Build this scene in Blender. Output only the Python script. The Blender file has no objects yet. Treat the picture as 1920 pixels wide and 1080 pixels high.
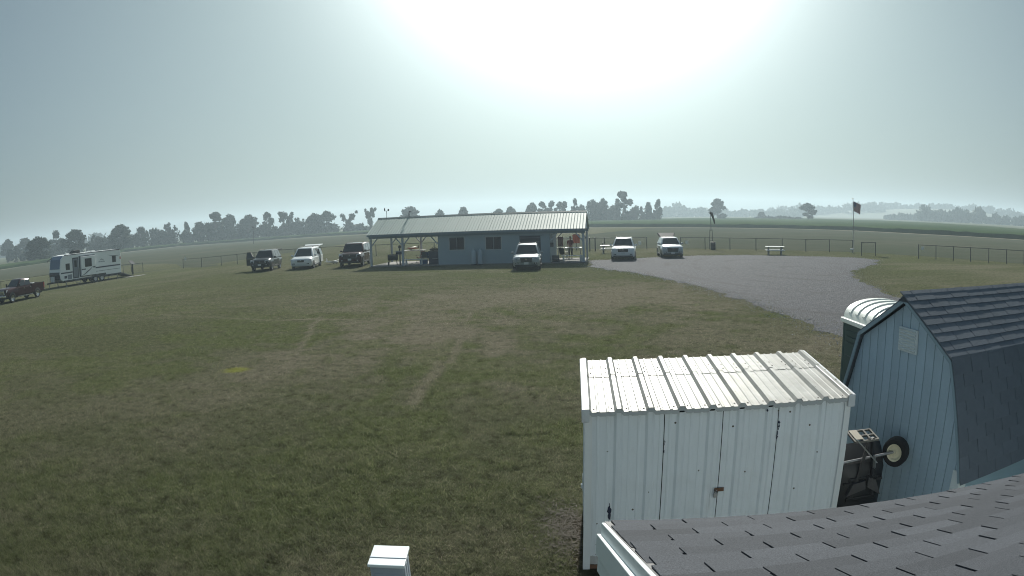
import bpy, bmesh, math, random
import numpy as np
from mathutils import Vector, Matrix

R = math.radians
sc = bpy.context.scene
col = sc.collection
random.seed(7)

# ---------------------------------------------------------------- camera
CAM_H, PITCH, ROLL = 3.6, R(6.1), R(1.75)
cd = bpy.data.cameras.new('camera')
cam = bpy.data.objects.new('camera', cd)
col.objects.link(cam)
sc.camera = cam
cd.lens = 23.4
cd.sensor_width = 36.0
cd.sensor_fit = 'HORIZONTAL'
cd.clip_start = 0.02
cd.clip_end = 8000
cd.type = 'PANO'                      # wide security-camera lens with barrel distortion
cd.panorama_type = 'FISHEYE_LENS_POLYNOMIAL'
cd.fisheye_fov = R(180)
cd.fisheye_polynomial_k0 = 0.0
cd.fisheye_polynomial_k1 = -4.22532279e-02
cd.fisheye_polynomial_k2 = -1.54589569e-04
cd.fisheye_polynomial_k3 = 9.30427968e-06
cd.fisheye_polynomial_k4 = -6.79061225e-07
_F = Vector((0, math.cos(PITCH), -math.sin(PITCH)))
_U = Vector((0, math.sin(PITCH), math.cos(PITCH)))
_X = Vector((1, 0, 0))
_x2 = _X * math.cos(ROLL) - _U * math.sin(ROLL)
_u2 = _X * math.sin(ROLL) + _U * math.cos(ROLL)
cam.matrix_world = Matrix(((_x2.x, _u2.x, -_F.x, 0), (_x2.y, _u2.y, -_F.y, 0), (_x2.z, _u2.z, -_F.z, CAM_H), (0, 0, 0, 1)))

# ---------------------------------------------------------------- sky and sun
SUN_AZ, SUN_EL = R(7.5), R(32.0)     # to the right of the view axis, above the frame
SUN_DIR = Vector((math.sin(SUN_AZ) * math.cos(SUN_EL), math.cos(SUN_AZ) * math.cos(SUN_EL), math.sin(SUN_EL)))
world = bpy.data.worlds.new('World')
sc.world = world
world.use_nodes = True
wn, wl = world.node_tree.nodes, world.node_tree.links
wn.clear()
w_out = wn.new('ShaderNodeOutputWorld')
w_bg = wn.new('ShaderNodeBackground')
w_sky = wn.new('ShaderNodeTexSky')
w_sky.sky_type = 'NISHITA'
w_sky.sun_disc = False
w_sky.sun_elevation = SUN_EL
w_sky.sun_rotation = SUN_AZ
w_sky.altitude = 250
w_sky.air_density = .75
w_sky.dust_density = 7.5
w_sky.ozone_density = 1.5
w_bg.inputs['Strength'].default_value = 0.114
w_gam = wn.new('ShaderNodeGamma')                          # thick smoke evens out the far sky ...
w_gam.inputs['Gamma'].default_value = .50
wl.new(w_sky.outputs[0], w_gam.inputs['Color'])
w_tint = wn.new('ShaderNodeMix')
w_tint.data_type = 'RGBA'
w_tint.blend_type = 'MULTIPLY'
w_tint.inputs[0].default_value = 1.0
w_tint.inputs[7].default_value = (.765, 1.01, 1.055, 1)      # smoke haze: cool white balance
wl.new(w_gam.outputs[0], w_tint.inputs[6])
w_tc = wn.new('ShaderNodeTexCoord')
w_dot = wn.new('ShaderNodeVectorMath')
w_dot.operation = 'DOT_PRODUCT'
w_dot.inputs[1].default_value = SUN_DIR
wl.new(w_tc.outputs['Generated'], w_dot.inputs[0])
w_e1 = wn.new('ShaderNodeMath')
w_e1.operation = 'MULTIPLY_ADD'
w_e1.inputs[1].default_value = 34.0
w_e1.inputs[2].default_value = -34.0
wl.new(w_dot.outputs['Value'], w_e1.inputs[0])
w_e2 = wn.new('ShaderNodeMath')
w_e2.operation = 'EXPONENT'
wl.new(w_e1.outputs[0], w_e2.inputs[0])
w_lobe = wn.new('ShaderNodeMix')                           # ... and scatters a broad aureole round the sun
w_lobe.data_type = 'RGBA'
w_lobe.blend_type = 'ADD'
w_lobe.inputs[0].default_value = 1.0
w_sc = wn.new('ShaderNodeVectorMath')
w_sc.operation = 'SCALE'
w_sc.inputs[0].default_value = (20.0, 20.0, 20.0)
wl.new(w_e2.outputs[0], w_sc.inputs['Scale'])
wl.new(w_tint.outputs[2], w_lobe.inputs[6])
wl.new(w_sc.outputs[0], w_lobe.inputs[7])
wl.new(w_lobe.outputs[2], w_bg.inputs['Color'])
wl.new(w_bg.outputs[0], w_out.inputs['Surface'])

sl = bpy.data.lights.new('sun', 'SUN')
sl.energy = 4.5
sl.angle = R(1.2)
sl.color = (1.0, 0.97, 0.88)
sun = bpy.data.objects.new('sun', sl)
col.objects.link(sun)
sun.rotation_euler = (-SUN_DIR).to_track_quat('-Z', 'Y').to_euler()
sun.location = (0, 0, 60)

vs = sc.view_settings
vs.view_transform = 'Standard'
vs.look = 'None'
vs.exposure = 0.45
vs.gamma = 1.0
vs.use_curve_mapping = False
sc.render.engine = 'CYCLES'
sc.cycles.use_denoising = True
try:
    sc.cycles.denoiser = 'OPENIMAGEDENOISE'
except Exception:
    pass
sc.cycles.pixel_filter_type = 'BLACKMAN_HARRIS'
sc.cycles.filter_width = 1.05
sc.cycles.max_bounces = 6
sc.cycles.diffuse_bounces = 3
sc.cycles.glossy_bounces = 3
sc.cycles.volume_bounces = 0
sc.cycles.transparent_max_bounces = 6
sc.cycles.sample_clamp_indirect = 6.0
sc.cycles.caustics_reflective = False
sc.cycles.caustics_refractive = False

# ---------------------------------------------------------------- materials
def nodes_of(name):
    m = bpy.data.materials.new(name)
    m.use_nodes = True
    nt = m.node_tree
    return m, nt, nt.nodes['Principled BSDF']


def math_node(nt, op, a=None, b=None, clamp=False):
    n = nt.nodes.new('ShaderNodeMath')
    n.operation = op
    n.use_clamp = clamp
    for i, v in enumerate((a, b)):
        if v is None:
            continue
        if isinstance(v, (int, float)):
            n.inputs[i].default_value = v
        else:
            nt.links.new(v, n.inputs[i])
    return n.outputs[0]


def mix_col(nt, fac, a, b, mode='MIX'):
    n = nt.nodes.new('ShaderNodeMix')
    n.data_type = 'RGBA'
    n.blend_type = mode
    for s, v in ((n.inputs[0], fac), (n.inputs[6], a), (n.inputs[7], b)):
        if isinstance(v, (int, float)):
            s.default_value = v
        elif isinstance(v, (tuple, list)):
            s.default_value = (v[0], v[1], v[2], 1)
        else:
            nt.links.new(v, s)
    return n.outputs[2]


def noise(nt, scale, detail=4, rough=.55, vec=None, dist=0.0):
    n = nt.nodes.new('ShaderNodeTexNoise')
    n.inputs['Scale'].default_value = scale
    n.inputs['Detail'].default_value = detail
    n.inputs['Roughness'].default_value = rough
    n.inputs['Distortion'].default_value = dist
    if vec is not None:
        nt.links.new(vec, n.inputs['Vector'])
    return n.outputs[0]


def ramp(nt, src, lo, hi):
    n = nt.nodes.new('ShaderNodeMapRange')
    n.clamp = True
    n.inputs['From Min'].default_value = lo
    n.inputs['From Max'].default_value = hi
    nt.links.new(src, n.inputs['Value'])
    return n.outputs['Result']


def pos(nt, scale=None):
    g = nt.nodes.new('ShaderNodeNewGeometry')
    if scale is None:
        return g.outputs['Position']
    m = nt.nodes.new('ShaderNodeMapping')
    m.inputs['Scale'].default_value = scale
    nt.links.new(g.outputs['Position'], m.inputs['Vector'])
    return m.outputs[0]


def objco(nt):
    return nt.nodes.new('ShaderNodeTexCoord').outputs['Object']


def bump(nt, bs, height, strength, dist=.02):
    b = nt.nodes.new('ShaderNodeBump')
    b.inputs['Strength'].default_value = strength
    b.inputs['Distance'].default_value = dist
    nt.links.new(height, b.inputs['Height'])
    nt.links.new(b.outputs[0], bs.inputs['Normal'])


MATS = {}


def M(name, c=(.5, .5, .5), rough=.6, metal=0.0, var=.12, scale=3.0, dirt=0.0, dirt_col=(.12, .1, .08), bstr=0.0, bscale=60, coat=0.0, spec=.5, piece=0.0):
    """Plain painted / metal / plastic surface with uneven tone, optional dirt blotches and fine relief."""
    if name in MATS:
        return MATS[name]
    m, nt, bs = nodes_of(name)
    v = objco(nt)
    n1 = noise(nt, scale, 5, .6, v)
    lo = tuple(x * (1 - var) for x in c)
    hi = tuple(min(1, x * (1 + var)) for x in c)
    cc = mix_col(nt, n1, lo, hi)
    if dirt:
        n2 = noise(nt, scale * 2.3, 7, .65, v, .4)
        cc = mix_col(nt, math_node(nt, 'MULTIPLY', ramp(nt, n2, .52, .75), dirt), cc, dirt_col)
    if piece:
        oi = nt.nodes.new('ShaderNodeObjectInfo')
        k = math_node(nt, 'MULTIPLY_ADD', oi.outputs['Random'], piece * 2)
        k.node.inputs[2].default_value = 1 - piece
        hs = nt.nodes.new('ShaderNodeHueSaturation')
        nt.links.new(k, hs.inputs['Value'])
        nt.links.new(cc, hs.inputs['Color'])
        cc = hs.outputs[0]
    nt.links.new(cc, bs.inputs['Base Color'])
    r = math_node(nt, 'MULTIPLY_ADD', n1, .25 * rough)
    r.node.inputs[2].default_value = rough * .88
    nt.links.new(r, bs.inputs['Roughness'])
    bs.inputs['Metallic'].default_value = metal
    bs.inputs['Coat Weight'].default_value = coat
    bs.inputs['Specular IOR Level'].default_value = spec
    if bstr:
        bump(nt, bs, noise(nt, bscale, 3, .6, v), bstr)
    MATS[name] = m
    return m


def glass_mat(name, c=(.02, .025, .03), rough=.06):
    if name in MATS:
        return MATS[name]
    m, nt, bs = nodes_of(name)
    bs.inputs['Base Color'].default_value = (*c, 1)
    n = noise(nt, 2.0, 3, .5, objco(nt))
    r = math_node(nt, 'MULTIPLY_ADD', n, .08)
    r.node.inputs[2].default_value = rough
    nt.links.new(r, bs.inputs['Roughness'])
    bs.inputs['Specular IOR Level'].default_value = .6
    MATS[name] = m
    return m


# ---------------------------------------------------------------- mesh building
class MB:
    def __init__(s):
        s.v, s.f, s.mi = [], [], []

    def add(s, vs_, fs, mi=0):
        o = len(s.v)
        s.v += [tuple(p) for p in vs_]
        s.f += [tuple(i + o for i in f) for f in fs]
        s.mi += [mi] * len(fs)
        return s

    def bx(s, x0, x1, y0, y1, z0, z1, mi=0):
        v = [(x0, y0, z0), (x1, y0, z0), (x1, y1, z0), (x0, y1, z0), (x0, y0, z1), (x1, y0, z1), (x1, y1, z1), (x0, y1, z1)]
        return s.add(v, [(0, 3, 2, 1), (4, 5, 6, 7), (0, 1, 5, 4), (1, 2, 6, 5), (2, 3, 7, 6), (3, 0, 4, 7)], mi)

    def box(s, c, d, mi=0, rot=None):
        hx, hy, hz = d[0] / 2, d[1] / 2, d[2] / 2
        P = [Vector(p) for p in [(-hx, -hy, -hz), (hx, -hy, -hz), (hx, hy, -hz), (-hx, hy, -hz), (-hx, -hy, hz), (hx, -hy, hz), (hx, hy, hz), (-hx, hy, hz)]]
        if rot is not None:
            P = [rot @ p for p in P]
        P = [p + Vector(c) for p in P]
        return s.add(P, [(0, 3, 2, 1), (4, 5, 6, 7), (0, 1, 5, 4), (1, 2, 6, 5), (2, 3, 7, 6), (3, 0, 4, 7)], mi)

    def hexa(s, b, t, mi=0):
        """b, t: four points each, same winding (counter-clockwise seen from above)."""
        return s.add(list(b) + list(t), [(0, 3, 2, 1), (4, 5, 6, 7), (0, 1, 5, 4), (1, 2, 6, 5), (2, 3, 7, 6), (3, 0, 4, 7)], mi)

    def beam(s, a, b, w, h, mi=0, up=(0, 0, 1)):
        a, b = Vector(a), Vector(b)
        d = (b - a).normalized()
        u = Vector(up)
        if abs(d.dot(u)) > .99:
            u = Vector((0, 1, 0))
        x = d.cross(u).normalized()
        y = x.cross(d).normalized()
        P = []
        for p in (a, b):
            P += [p - x * w / 2 - y * h / 2, p + x * w / 2 - y * h / 2, p + x * w / 2 + y * h / 2, p - x * w / 2 + y * h / 2]
        return s.add(P, [(0, 3, 2, 1), (4, 5, 6, 7), (0, 1, 5, 4), (1, 2, 6, 5), (2, 3, 7, 6), (3, 0, 4, 7)], mi)

    def cyl(s, a, b, r0, r1=None, n=12, mi=0, caps=True):
        r1 = r0 if r1 is None else r1
        a, b = Vector(a), Vector(b)
        d = (b - a).normalized()
        u = Vector((0, 0, 1)) if abs(d.z) < .9 else Vector((1, 0, 0))
        x = d.cross(u).normalized()
        y = d.cross(x).normalized()
        P = []
        for c, r in ((a, r0), (b, r1)):
            for i in range(n):
                t = 2 * math.pi * i / n
                P.append(c + x * (r * math.cos(t)) + y * (r * math.sin(t)))
        F = [(i, (i + 1) % n, n + (i + 1) % n, n + i) for i in range(n)]
        if caps:
            F += [tuple(range(n))[::-1], tuple(range(n, 2 * n))]
        return s.add(P, F, mi)

    def tube(s, pts, r, n=8, mi=0):
        pts = [Vector(p) for p in pts]
        P, F = [], []
        k = len(pts)
        for i, p in enumerate(pts):
            d = (pts[min(i + 1, k - 1)] - pts[max(i - 1, 0)]).normalized()
            u = Vector((0, 0, 1)) if abs(d.z) < .9 else Vector((1, 0, 0))
            x = d.cross(u).normalized()
            y = d.cross(x).normalized()
            rr = r[i] if isinstance(r, (list, tuple)) else r
            for j in range(n):
                t = 2 * math.pi * j / n
                P.append(p + x * (rr * math.cos(t)) + y * (rr * math.sin(t)))
        for i in range(k - 1):
            for j in range(n):
                a, b = i * n + j, i * n + (j + 1) % n
                F.append((a, b, b + n, a + n))
        F += [tuple(range(n))[::-1], tuple(range((k - 1) * n, k * n))]
        return s.add(P, F, mi)

    def prism(s, poly, fn0, fn1, mi=0):
        """poly: 2-D points; fn0/fn1 map each to the two end faces."""
        n = len(poly)
        P = [fn0(p) for p in poly] + [fn1(p) for p in poly]
        F = [tuple(range(n))[::-1], tuple(range(n, 2 * n))] + [(i, (i + 1) % n, n + (i + 1) % n, n + i) for i in range(n)]
        return s.add(P, F, mi)

    def loft(s, rings, mi=0, caps=True):
        n = len(rings[0])
        P = [p for r in rings for p in r]
        F = []
        for i in range(len(rings) - 1):
            for j in range(n):
                a, b = i * n + j, i * n + (j + 1) % n
                F.append((a, b, b + n, a + n))
        if caps:
            F += [tuple(range(n))[::-1], tuple(range((len(rings) - 1) * n, len(rings) * n))]
        return s.add(P, F, mi)

    def lathe(s, prof, n=20, axis='z', c=(0, 0, 0), mi=0, caps=True):
        rings = []
        for r, h in prof:
            ring = []
            for i in range(n):
                t = 2 * math.pi * i / n
                a, b = r * math.cos(t), r * math.sin(t)
                p = {'z': (a, b, h), 'x': (h, a, b), 'y': (b, h, a)}[axis]
                ring.append((p[0] + c[0], p[1] + c[1], p[2] + c[2]))
            rings.append(ring)
        return s.loft(rings, mi, caps)

    def mesh(s, name, mats, smooth=None, fix=True):
        me = bpy.data.meshes.new(name)
        me.from_pydata(s.v, [], s.f)
        mats = mats if isinstance(mats, (list, tuple)) else [mats]
        for m in mats:
            me.materials.append(m)
        if len(mats) > 1:
            me.polygons.foreach_set('material_index', s.mi)
        if fix:
            b = bmesh.new()
            b.from_mesh(me)
            bmesh.ops.recalc_face_normals(b, faces=b.faces)
            b.to_mesh(me)
            b.free()
        if smooth is not None:
            me.polygons.foreach_set('use_smooth', [True] * len(me.polygons))
            try:
                me.set_sharp_from_angle(angle=R(smooth))
            except Exception:
                pass
        me.update()
        return me

    def build(s, name, mats, parent=None, smooth=None, bevel=0.0, loc=None, rot=None, label=None, fix=True):
        o = bpy.data.objects.new(name, s.mesh(name, mats, smooth, fix))
        col.objects.link(o)
        if parent is not None:
            o.parent = parent
        if loc is not None:
            o.location = loc
        if rot is not None:
            o.rotation_euler = rot
        if bevel:
            bm_ = o.modifiers.new('bevel', 'BEVEL')
            bm_.width = bevel
            bm_.segments = 2
            bm_.limit_method = 'ANGLE'
        if label:
            o['label'] = label
        return o


def piece(name, me, parent, loc=(0, 0, 0), rot=(0, 0, 0), scale=None):
    o = bpy.data.objects.new(name, me)
    col.objects.link(o)
    o.parent = parent
    o.location = loc
    o.rotation_euler = rot
    if scale:
        o.scale = scale
    return o


def tag(o, label, cat=None, group=None, kind=None):
    o['label'] = label
    if cat:
        o['category'] = cat
    if group:
        o['group'] = group
    if kind:
        o['kind'] = kind
    return o


def thing(name, label, cat, loc=(0, 0, 0), rz=0.0, group=None):
    o = bpy.data.objects.new(name, None)
    o.empty_display_size = .2
    col.objects.link(o)
    o.location = loc
    o.rotation_euler = (0, 0, rz)
    return tag(o, label, cat, group)


def smoothstep(a, b, x):
    t = np.clip((x - a) / (b - a), 0, 1)
    return t * t * (3 - 2 * t)


def tz(x, y=0):
    """Ground height: level around the pavilion, falling gently to the left."""
    return -.8 * smoothstep(-21, -44, x) - .6 * smoothstep(-44, -130, x)


def vnoise(x, y, scale, seed):
    """Value noise in numpy, 0..1."""
    rs = np.random.RandomState(seed)
    g = rs.rand(257, 257)
    u, v = x * scale + 1000.37, y * scale + 1000.71
    iu, iv = np.floor(u).astype(int), np.floor(v).astype(int)
    fu, fv = u - iu, v - iv
    fu, fv = fu * fu * (3 - 2 * fu), fv * fv * (3 - 2 * fv)
    a, b, c, d = g[iu % 256, iv % 256], g[(iu + 1) % 256, iv % 256], g[iu % 256, (iv + 1) % 256], g[(iu + 1) % 256, (iv + 1) % 256]
    return (a * (1 - fu) + b * fu) * (1 - fv) + (c * (1 - fu) + d * fu) * fv


def seg_dist(x, y, ax, ay, bx, by):
    dx, dy = bx - ax, by - ay
    t = np.clip(((x - ax) * dx + (y - ay) * dy) / (dx * dx + dy * dy), 0, 1)
    return np.hypot(x - ax - t * dx, y - ay - t * dy)


def lawn_wear(x, y):
    """dry (straw / worn), lush (greener growth), bare (soil), gold (yellow-green weed) over the lawn."""
    n1 = vnoise(x, y, .11, 1) * .36 + vnoise(x, y, .37, 2) * .27 + vnoise(x, y, 1.1, 3) * .22 + vnoise(x, y, 2.9, 7) * .15
    n2 = vnoise(x, y, .9, 4) * .6 + vnoise(x, y, 3.1, 5) * .4
    n3 = vnoise(x, y, .22, 8) * .4 + vnoise(x, y, .8, 9) * .3 + vnoise(x, y, 2.3, 10) * .3
    wob = (vnoise(x, y, .8, 6) - .5) * .32
    dry = smoothstep(.40, .70, n1) * (.36 + .2 * smoothstep(-9, 0, x))
    # the middle of the lawn is browner than the near left; faint mower passes cross it
    mid = smoothstep(9, 17, y) * (1 - smoothstep(30, 44, y)) * smoothstep(-14, -4, x) * (1 - smoothstep(6, 14, x))
    dry = dry + .62 * mid * smoothstep(.33, .62, n3)
    mow = np.sin((x * .22 + y * .97 + .02 * (x + 6) ** 2 + .8 * wob) * 3.6)
    dry = dry + .10 * mow * smoothstep(.3, .6, vnoise(x, y, .15, 12))
    for (ax, ay, bx, by, w, s) in (
            (-7.6, 25, -5.84, 15.9, .11, 1.1), (-1.68, 25.4, -1.54, 16.4, .12, 1.2), (-1.85, 16.6, -2.1, 12.6, .15, 1.1),
            (-16.4, 26.7, -9.8, 24.5, .17, .8), (-9.8, 24.5, -5.2, 24.3, .17, .95), (-5.2, 24.3, -.2, 23.2, .17, .9),
            (-20, 32, -6, 28.5, .2, .35), (-6, 28.5, 3, 27.5, .2, .35), (-24, 37, -8, 34, .3, .3), (1, 13, 4.5, 21, .25, .3),
            (-8, 34, 4, 31, .3, .3), (-3, 9.5, .2, 10.6, .3, .25)):
        d = seg_dist(x + wob * .6, y + wob * .8, ax, ay, bx, by)
        dry = np.maximum(dry, s * (.35 + .9 * n2) * (1 - smoothstep(w * .5, w * 1.7, d)))
    lush = smoothstep(.48, .70, 1 - n3) * (1 - smoothstep(20, 40, y) * .5)
    lush = np.clip(lush + .45 * (1 - smoothstep(5.5, 11, y)), 0, 1)
    for (cx, cy, rx, ry, s) in ((-7.7, 7.9, .75, .5, .8), (-2.6, 7.0, .8, .5, .4), (-1.7, 5.6, 1.6, .5, .5)):
        d = np.hypot((x - cx + wob) / rx, (y - cy) / ry)
        lush = np.maximum(lush, s * (1 - smoothstep(.5, 1.25, d)))
    gold = np.zeros_like(x)
    for (cx, cy, rx, ry, s) in ((-7.28, 15.6, .36, .36, .5),):
        d = np.hypot((x - cx + wob * .3) / rx, (y - cy + wob * .3) / ry)
        gold = np.maximum(gold, s * (1 - smoothstep(.6, 1.15, d)))
    bare = np.zeros_like(x)
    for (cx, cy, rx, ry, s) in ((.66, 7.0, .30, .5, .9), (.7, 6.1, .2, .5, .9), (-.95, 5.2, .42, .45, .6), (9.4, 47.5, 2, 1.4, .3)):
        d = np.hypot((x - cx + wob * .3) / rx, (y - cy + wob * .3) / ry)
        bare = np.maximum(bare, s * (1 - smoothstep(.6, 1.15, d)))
    return np.clip(dry, 0, 1), np.clip(lush, 0, 1), np.clip(bare, 0, 1), np.clip(gold, 0, 1)


def lawn_colour(nt):
    """Shared by the soil sheet and the blades: colour from the wear map plus mottling in world space."""
    at = nt.nodes.new('ShaderNodeAttribute')
    at.attribute_name = 'wear'
    sp = nt.nodes.new('ShaderNodeSeparateColor')
    nt.links.new(at.outputs['Color'], sp.inputs[0])
    p = pos(nt)
    n_f = noise(nt, 9.0, 5, .7, p)
    n_m = noise(nt, 1.7, 4, .6, p)
    green = mix_col(nt, ramp(nt, n_m, .3, .7), (.088, .102, .056), (.112, .122, .068))
    green = mix_col(nt, math_node(nt, 'MULTIPLY', ramp(nt, n_f, .35, .7), .5), green, (.150, .145, .090))
    c = mix_col(nt, math_node(nt, 'MULTIPLY', sp.outputs[1], .5), green, (.112, .140, .050))
    d = math_node(nt, 'MULTIPLY', sp.outputs[0], math_node(nt, 'MULTIPLY_ADD', n_f, 1.1))
    d.node.inputs[1].links[0].from_node.inputs[2].default_value = .35
    c = mix_col(nt, math_node(nt, 'MINIMUM', d, 1.0), c, (.205, .186, .142))
    c = mix_col(nt, at.outputs['Alpha'], c, (.30, .33, .03))
    c = mix_col(nt, sp.outputs[2], c, (.060, .048, .036))  # soil colour, darkened to stand in for the shed's shadow
    n_c = noise(nt, 4.2, 6, .8, pos(nt, (1, .8, 1)))               # tufts and thin spots
    c = mix_col(nt, ramp(nt, n_c, .36, .50), mix_col(nt, .55, c, (.012, .013, .006)), c)
    c = mix_col(nt, math_node(nt, 'MULTIPLY', ramp(nt, n_c, .54, .70), .55), c, (.235, .225, .150))
    return c, n_f, n_m


# ---------------------------------------------------------------- terrain
def make_ground():
    def axis(fine0, fine1, step, far):
        a = np.arange(fine0, fine1 + 1e-6, step)
        out = [fine1]
        s = step
        while out[-1] < far:
            s *= 1.22
            out.append(out[-1] + s)
        neg = [fine0]
        s = step
        while neg[-1] > -far:
            s *= 1.22
            neg.append(neg[-1] - s)
        return np.array(neg[:0:-1] + list(a) + out[1:])
    xs, ys = axis(-26, 16, .2, 1650), axis(3.6, 46, .2, 1650)
    X, Y = np.meshgrid(xs, ys)
    Z = tz(X, Y)
    nx, ny = len(xs), len(ys)
    V = np.stack([X, Y, Z], -1).reshape(-1, 3)
    i = np.arange((nx) * (ny)).reshape(ny, nx)
    F = np.stack([i[:-1, :-1], i[:-1, 1:], i[1:, 1:], i[1:, :-1]], -1).reshape(-1, 4)
    me = bpy.data.meshes.new('ground')
    me.vertices.add(len(V)); me.vertices.foreach_set('co', V.ravel())
    me.loops.add(F.size); me.loops.foreach_set('vertex_index', F.ravel())
    me.polygons.add(len(F)); me.polygons.foreach_set('loop_start', np.arange(0, F.size, 4)); me.polygons.foreach_set('loop_total', np.full(len(F), 4))
    me.update(); me.validate()
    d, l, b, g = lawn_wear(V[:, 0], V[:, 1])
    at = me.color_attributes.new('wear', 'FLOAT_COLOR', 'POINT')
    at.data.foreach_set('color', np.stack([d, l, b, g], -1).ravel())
    m, nt, bs = nodes_of('lawn')
    c, n_f, n_m = lawn_colour(nt)
    fine = noise(nt, 55.0, 4, .75, pos(nt))
    c = mix_col(nt, ramp(nt, fine, .25, .75), mix_col(nt, .12, c, (.03, .03, .016)), c)
    nt.links.new(c, bs.inputs['Base Color'])
    bs.inputs['Roughness'].default_value = .95
    bs.inputs['Specular IOR Level'].default_value = 0.0
    clump = noise(nt, 5.5, 5, .7, pos(nt))
    hsum = math_node(nt, 'MULTIPLY_ADD', fine, .45)
    nt.links.new(clump, hsum.node.inputs[2])
    bump(nt, bs, hsum, 1.0, .12)
    me.materials.append(m)
    o = bpy.data.objects.new('ground', me)
    col.objects.link(o)
    tag(o, 'mown lawn with worn tyre tracks and dry patches', kind='structure')
    return o


make_ground()


def sheet(name, outline, z, mat, label, jit=0.0, step=.5, seed=3, kind='structure'):
    """Filled flat polygon with a finely uneven edge, lying on the ground."""
    rs = random.Random(seed)
    pts = []
    n = len(outline)
    for i in range(n):
        a, b = Vector(outline[i]), Vector(outline[(i + 1) % n])
        k = max(1, int((b - a).length / step))
        for j in range(k):
            p = a.lerp(b, j / k)
            nrm = Vector((-(b - a).y, (b - a).x)).normalized()
            p = p + nrm * rs.uniform(-jit, jit)
            pts.append(p)
    bm = bmesh.new()
    vv = [bm.verts.new((p.x, p.y, float(tz(p.x, p.y)) + z)) for p in pts]
    ee = [bm.edges.new((vv[i], vv[(i + 1) % len(vv)])) for i in range(len(vv))]
    bmesh.ops.triangle_fill(bm, use_beauty=True, edges=ee)
    for f in bm.faces:
        if f.normal.z < 0:
            f.normal_flip()
    me = bpy.data.meshes.new(name)
    bm.to_mesh(me)
    bm.free()
    me.materials.append(mat)
    o = bpy.data.objects.new(name, me)
    col.objects.link(o)
    tag(o, label, kind=kind)
    return o


def gravel_mat():
    m, nt, bs = nodes_of('gravel')
    p = pos(nt)
    n1 = noise(nt, .35, 4, .6, p)
    v = nt.nodes.new('ShaderNodeTexVoronoi')
    v.inputs['Scale'].default_value = 26
    nt.links.new(p, v.inputs['Vector'])
    sep = nt.nodes.new('ShaderNodeSeparateColor')
    nt.links.new(v.outputs['Color'], sep.inputs[0])
    base = mix_col(nt, sep.outputs[0], (.032, .034, .043), (.086, .091, .108))
    base = mix_col(nt, math_node(nt, 'MULTIPLY', ramp(nt, n1, .4, .7), .55), base, (.045, .046, .052))
    patch = noise(nt, 1.1, 5, .75, pos(nt, (.7, 1.6, 1)))
    base = mix_col(nt, ramp(nt, patch, .36, .62), mix_col(nt, .62, base, (.03, .03, .034)), base)
    lump = noise(nt, 5.0, 4, .8, p)
    base = mix_col(nt, ramp(nt, lump, .45, .75), base, (.15, .155, .175))
    # tyre ruts curving through the turning area
    pm = pos(nt, (1, .55, 1))
    w = nt.nodes.new('ShaderNodeTexWave')
    w.wave_type = 'RINGS'
    w.rings_direction = 'Z'
    w.inputs['Scale'].default_value = .16
    w.inputs['Distortion'].default_value = 5.5
    w.inputs['Detail'].default_value = 3
    w.inputs['Detail Scale'].default_value = .35
    mp = nt.nodes.new('ShaderNodeMapping')
    mp.inputs['Location'].default_value = (-19, -22, 0)
    nt.links.new(pm, mp.inputs['Vector'])
    nt.links.new(mp.outputs[0], w.inputs['Vector'])
    rut = math_node(nt, 'MULTIPLY', ramp(nt, w.outputs[1], .8, .98), ramp(nt, noise(nt, .22, 2, .5, p), .45, .6))
    base = mix_col(nt, math_node(nt, 'MULTIPLY', rut, .6), base, (.042, .04, .042))
    # thin weedy growth
    gr = ramp(nt, noise(nt, .8, 5, .7, p), .62, .75)
    base = mix_col(nt, math_node(nt, 'MULTIPLY', gr, .5), base, (.085, .09, .05))
    nt.links.new(base, bs.inputs['Base Color'])
    bs.inputs['Roughness'].default_value = .9
    bs.inputs['Specular IOR Level'].default_value = .2
    hs = math_node(nt, 'MULTIPLY_ADD', v.outputs['Distance'], -.3)
    nt.links.new(noise(nt, 3.0, 6, .8, p), hs.node.inputs[2])
    bump(nt, bs, hs, 1.0, .10)
    return m


GRAVEL = gravel_mat()
sheet('gravel_lot', [(5.45, 46.1), (7.55, 40.1), (8.95, 33.7), (9.66, 25.7), (9.56, 20), (9.46, 17), (9.3, 12), (9.2, 4), (9.2, -12), (17, -12), (16.5, 4), (16.3, 14),
                     (16.6, 20), (17.1, 24.4), (18.1, 28.5), (19.8, 33.8), (22.1, 37.7), (27.1, 42.8), (29.9, 46.6), (29.2, 49.4), (25, 52.3), (20.6, 54.8), (15.8, 55.6), (11.1, 54.2), (6.2, 52.1)],
      .006, GRAVEL, 'grey gravel drive and turning area beside the pavilion', jit=.3, step=.5)

# mown strip beyond the fence (paler), and the crops around it
RUN = [(-160, 120), (-157, 150), (-157, 184), (-159, 231), (-150, 268), (-108, 272), (-84, 273), (-59, 262), (-28, 224), (-9.7, 213), (7, 203), (23.7, 197), (42.8, 178), (60, 163), (72, 151.5), (81.4, 138), (89, 117), (106, 98), (122, 74), (140, 40)]


def runway_mat():
    m, nt, bs = nodes_of('airstrip_turf')
    p = pos(nt)
    c = mix_col(nt, ramp(nt, noise(nt, .06, 4, .6, p), .35, .65), (.075, .085, .062), (.098, .100, .076))
    c = mix_col(nt, ramp(nt, noise(nt, .5, 5, .7, pos(nt, (.35, 1.4, 1))), .4, .7), c, (.066, .076, .054))
    nt.links.new(c, bs.inputs['Base Color'])
    bs.inputs['Roughness'].default_value = .95
    bs.inputs['Specular IOR Level'].default_value = 0.0
    bump(nt, bs, noise(nt, 3, 5, .7, p), .6, .08)
    return m


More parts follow.
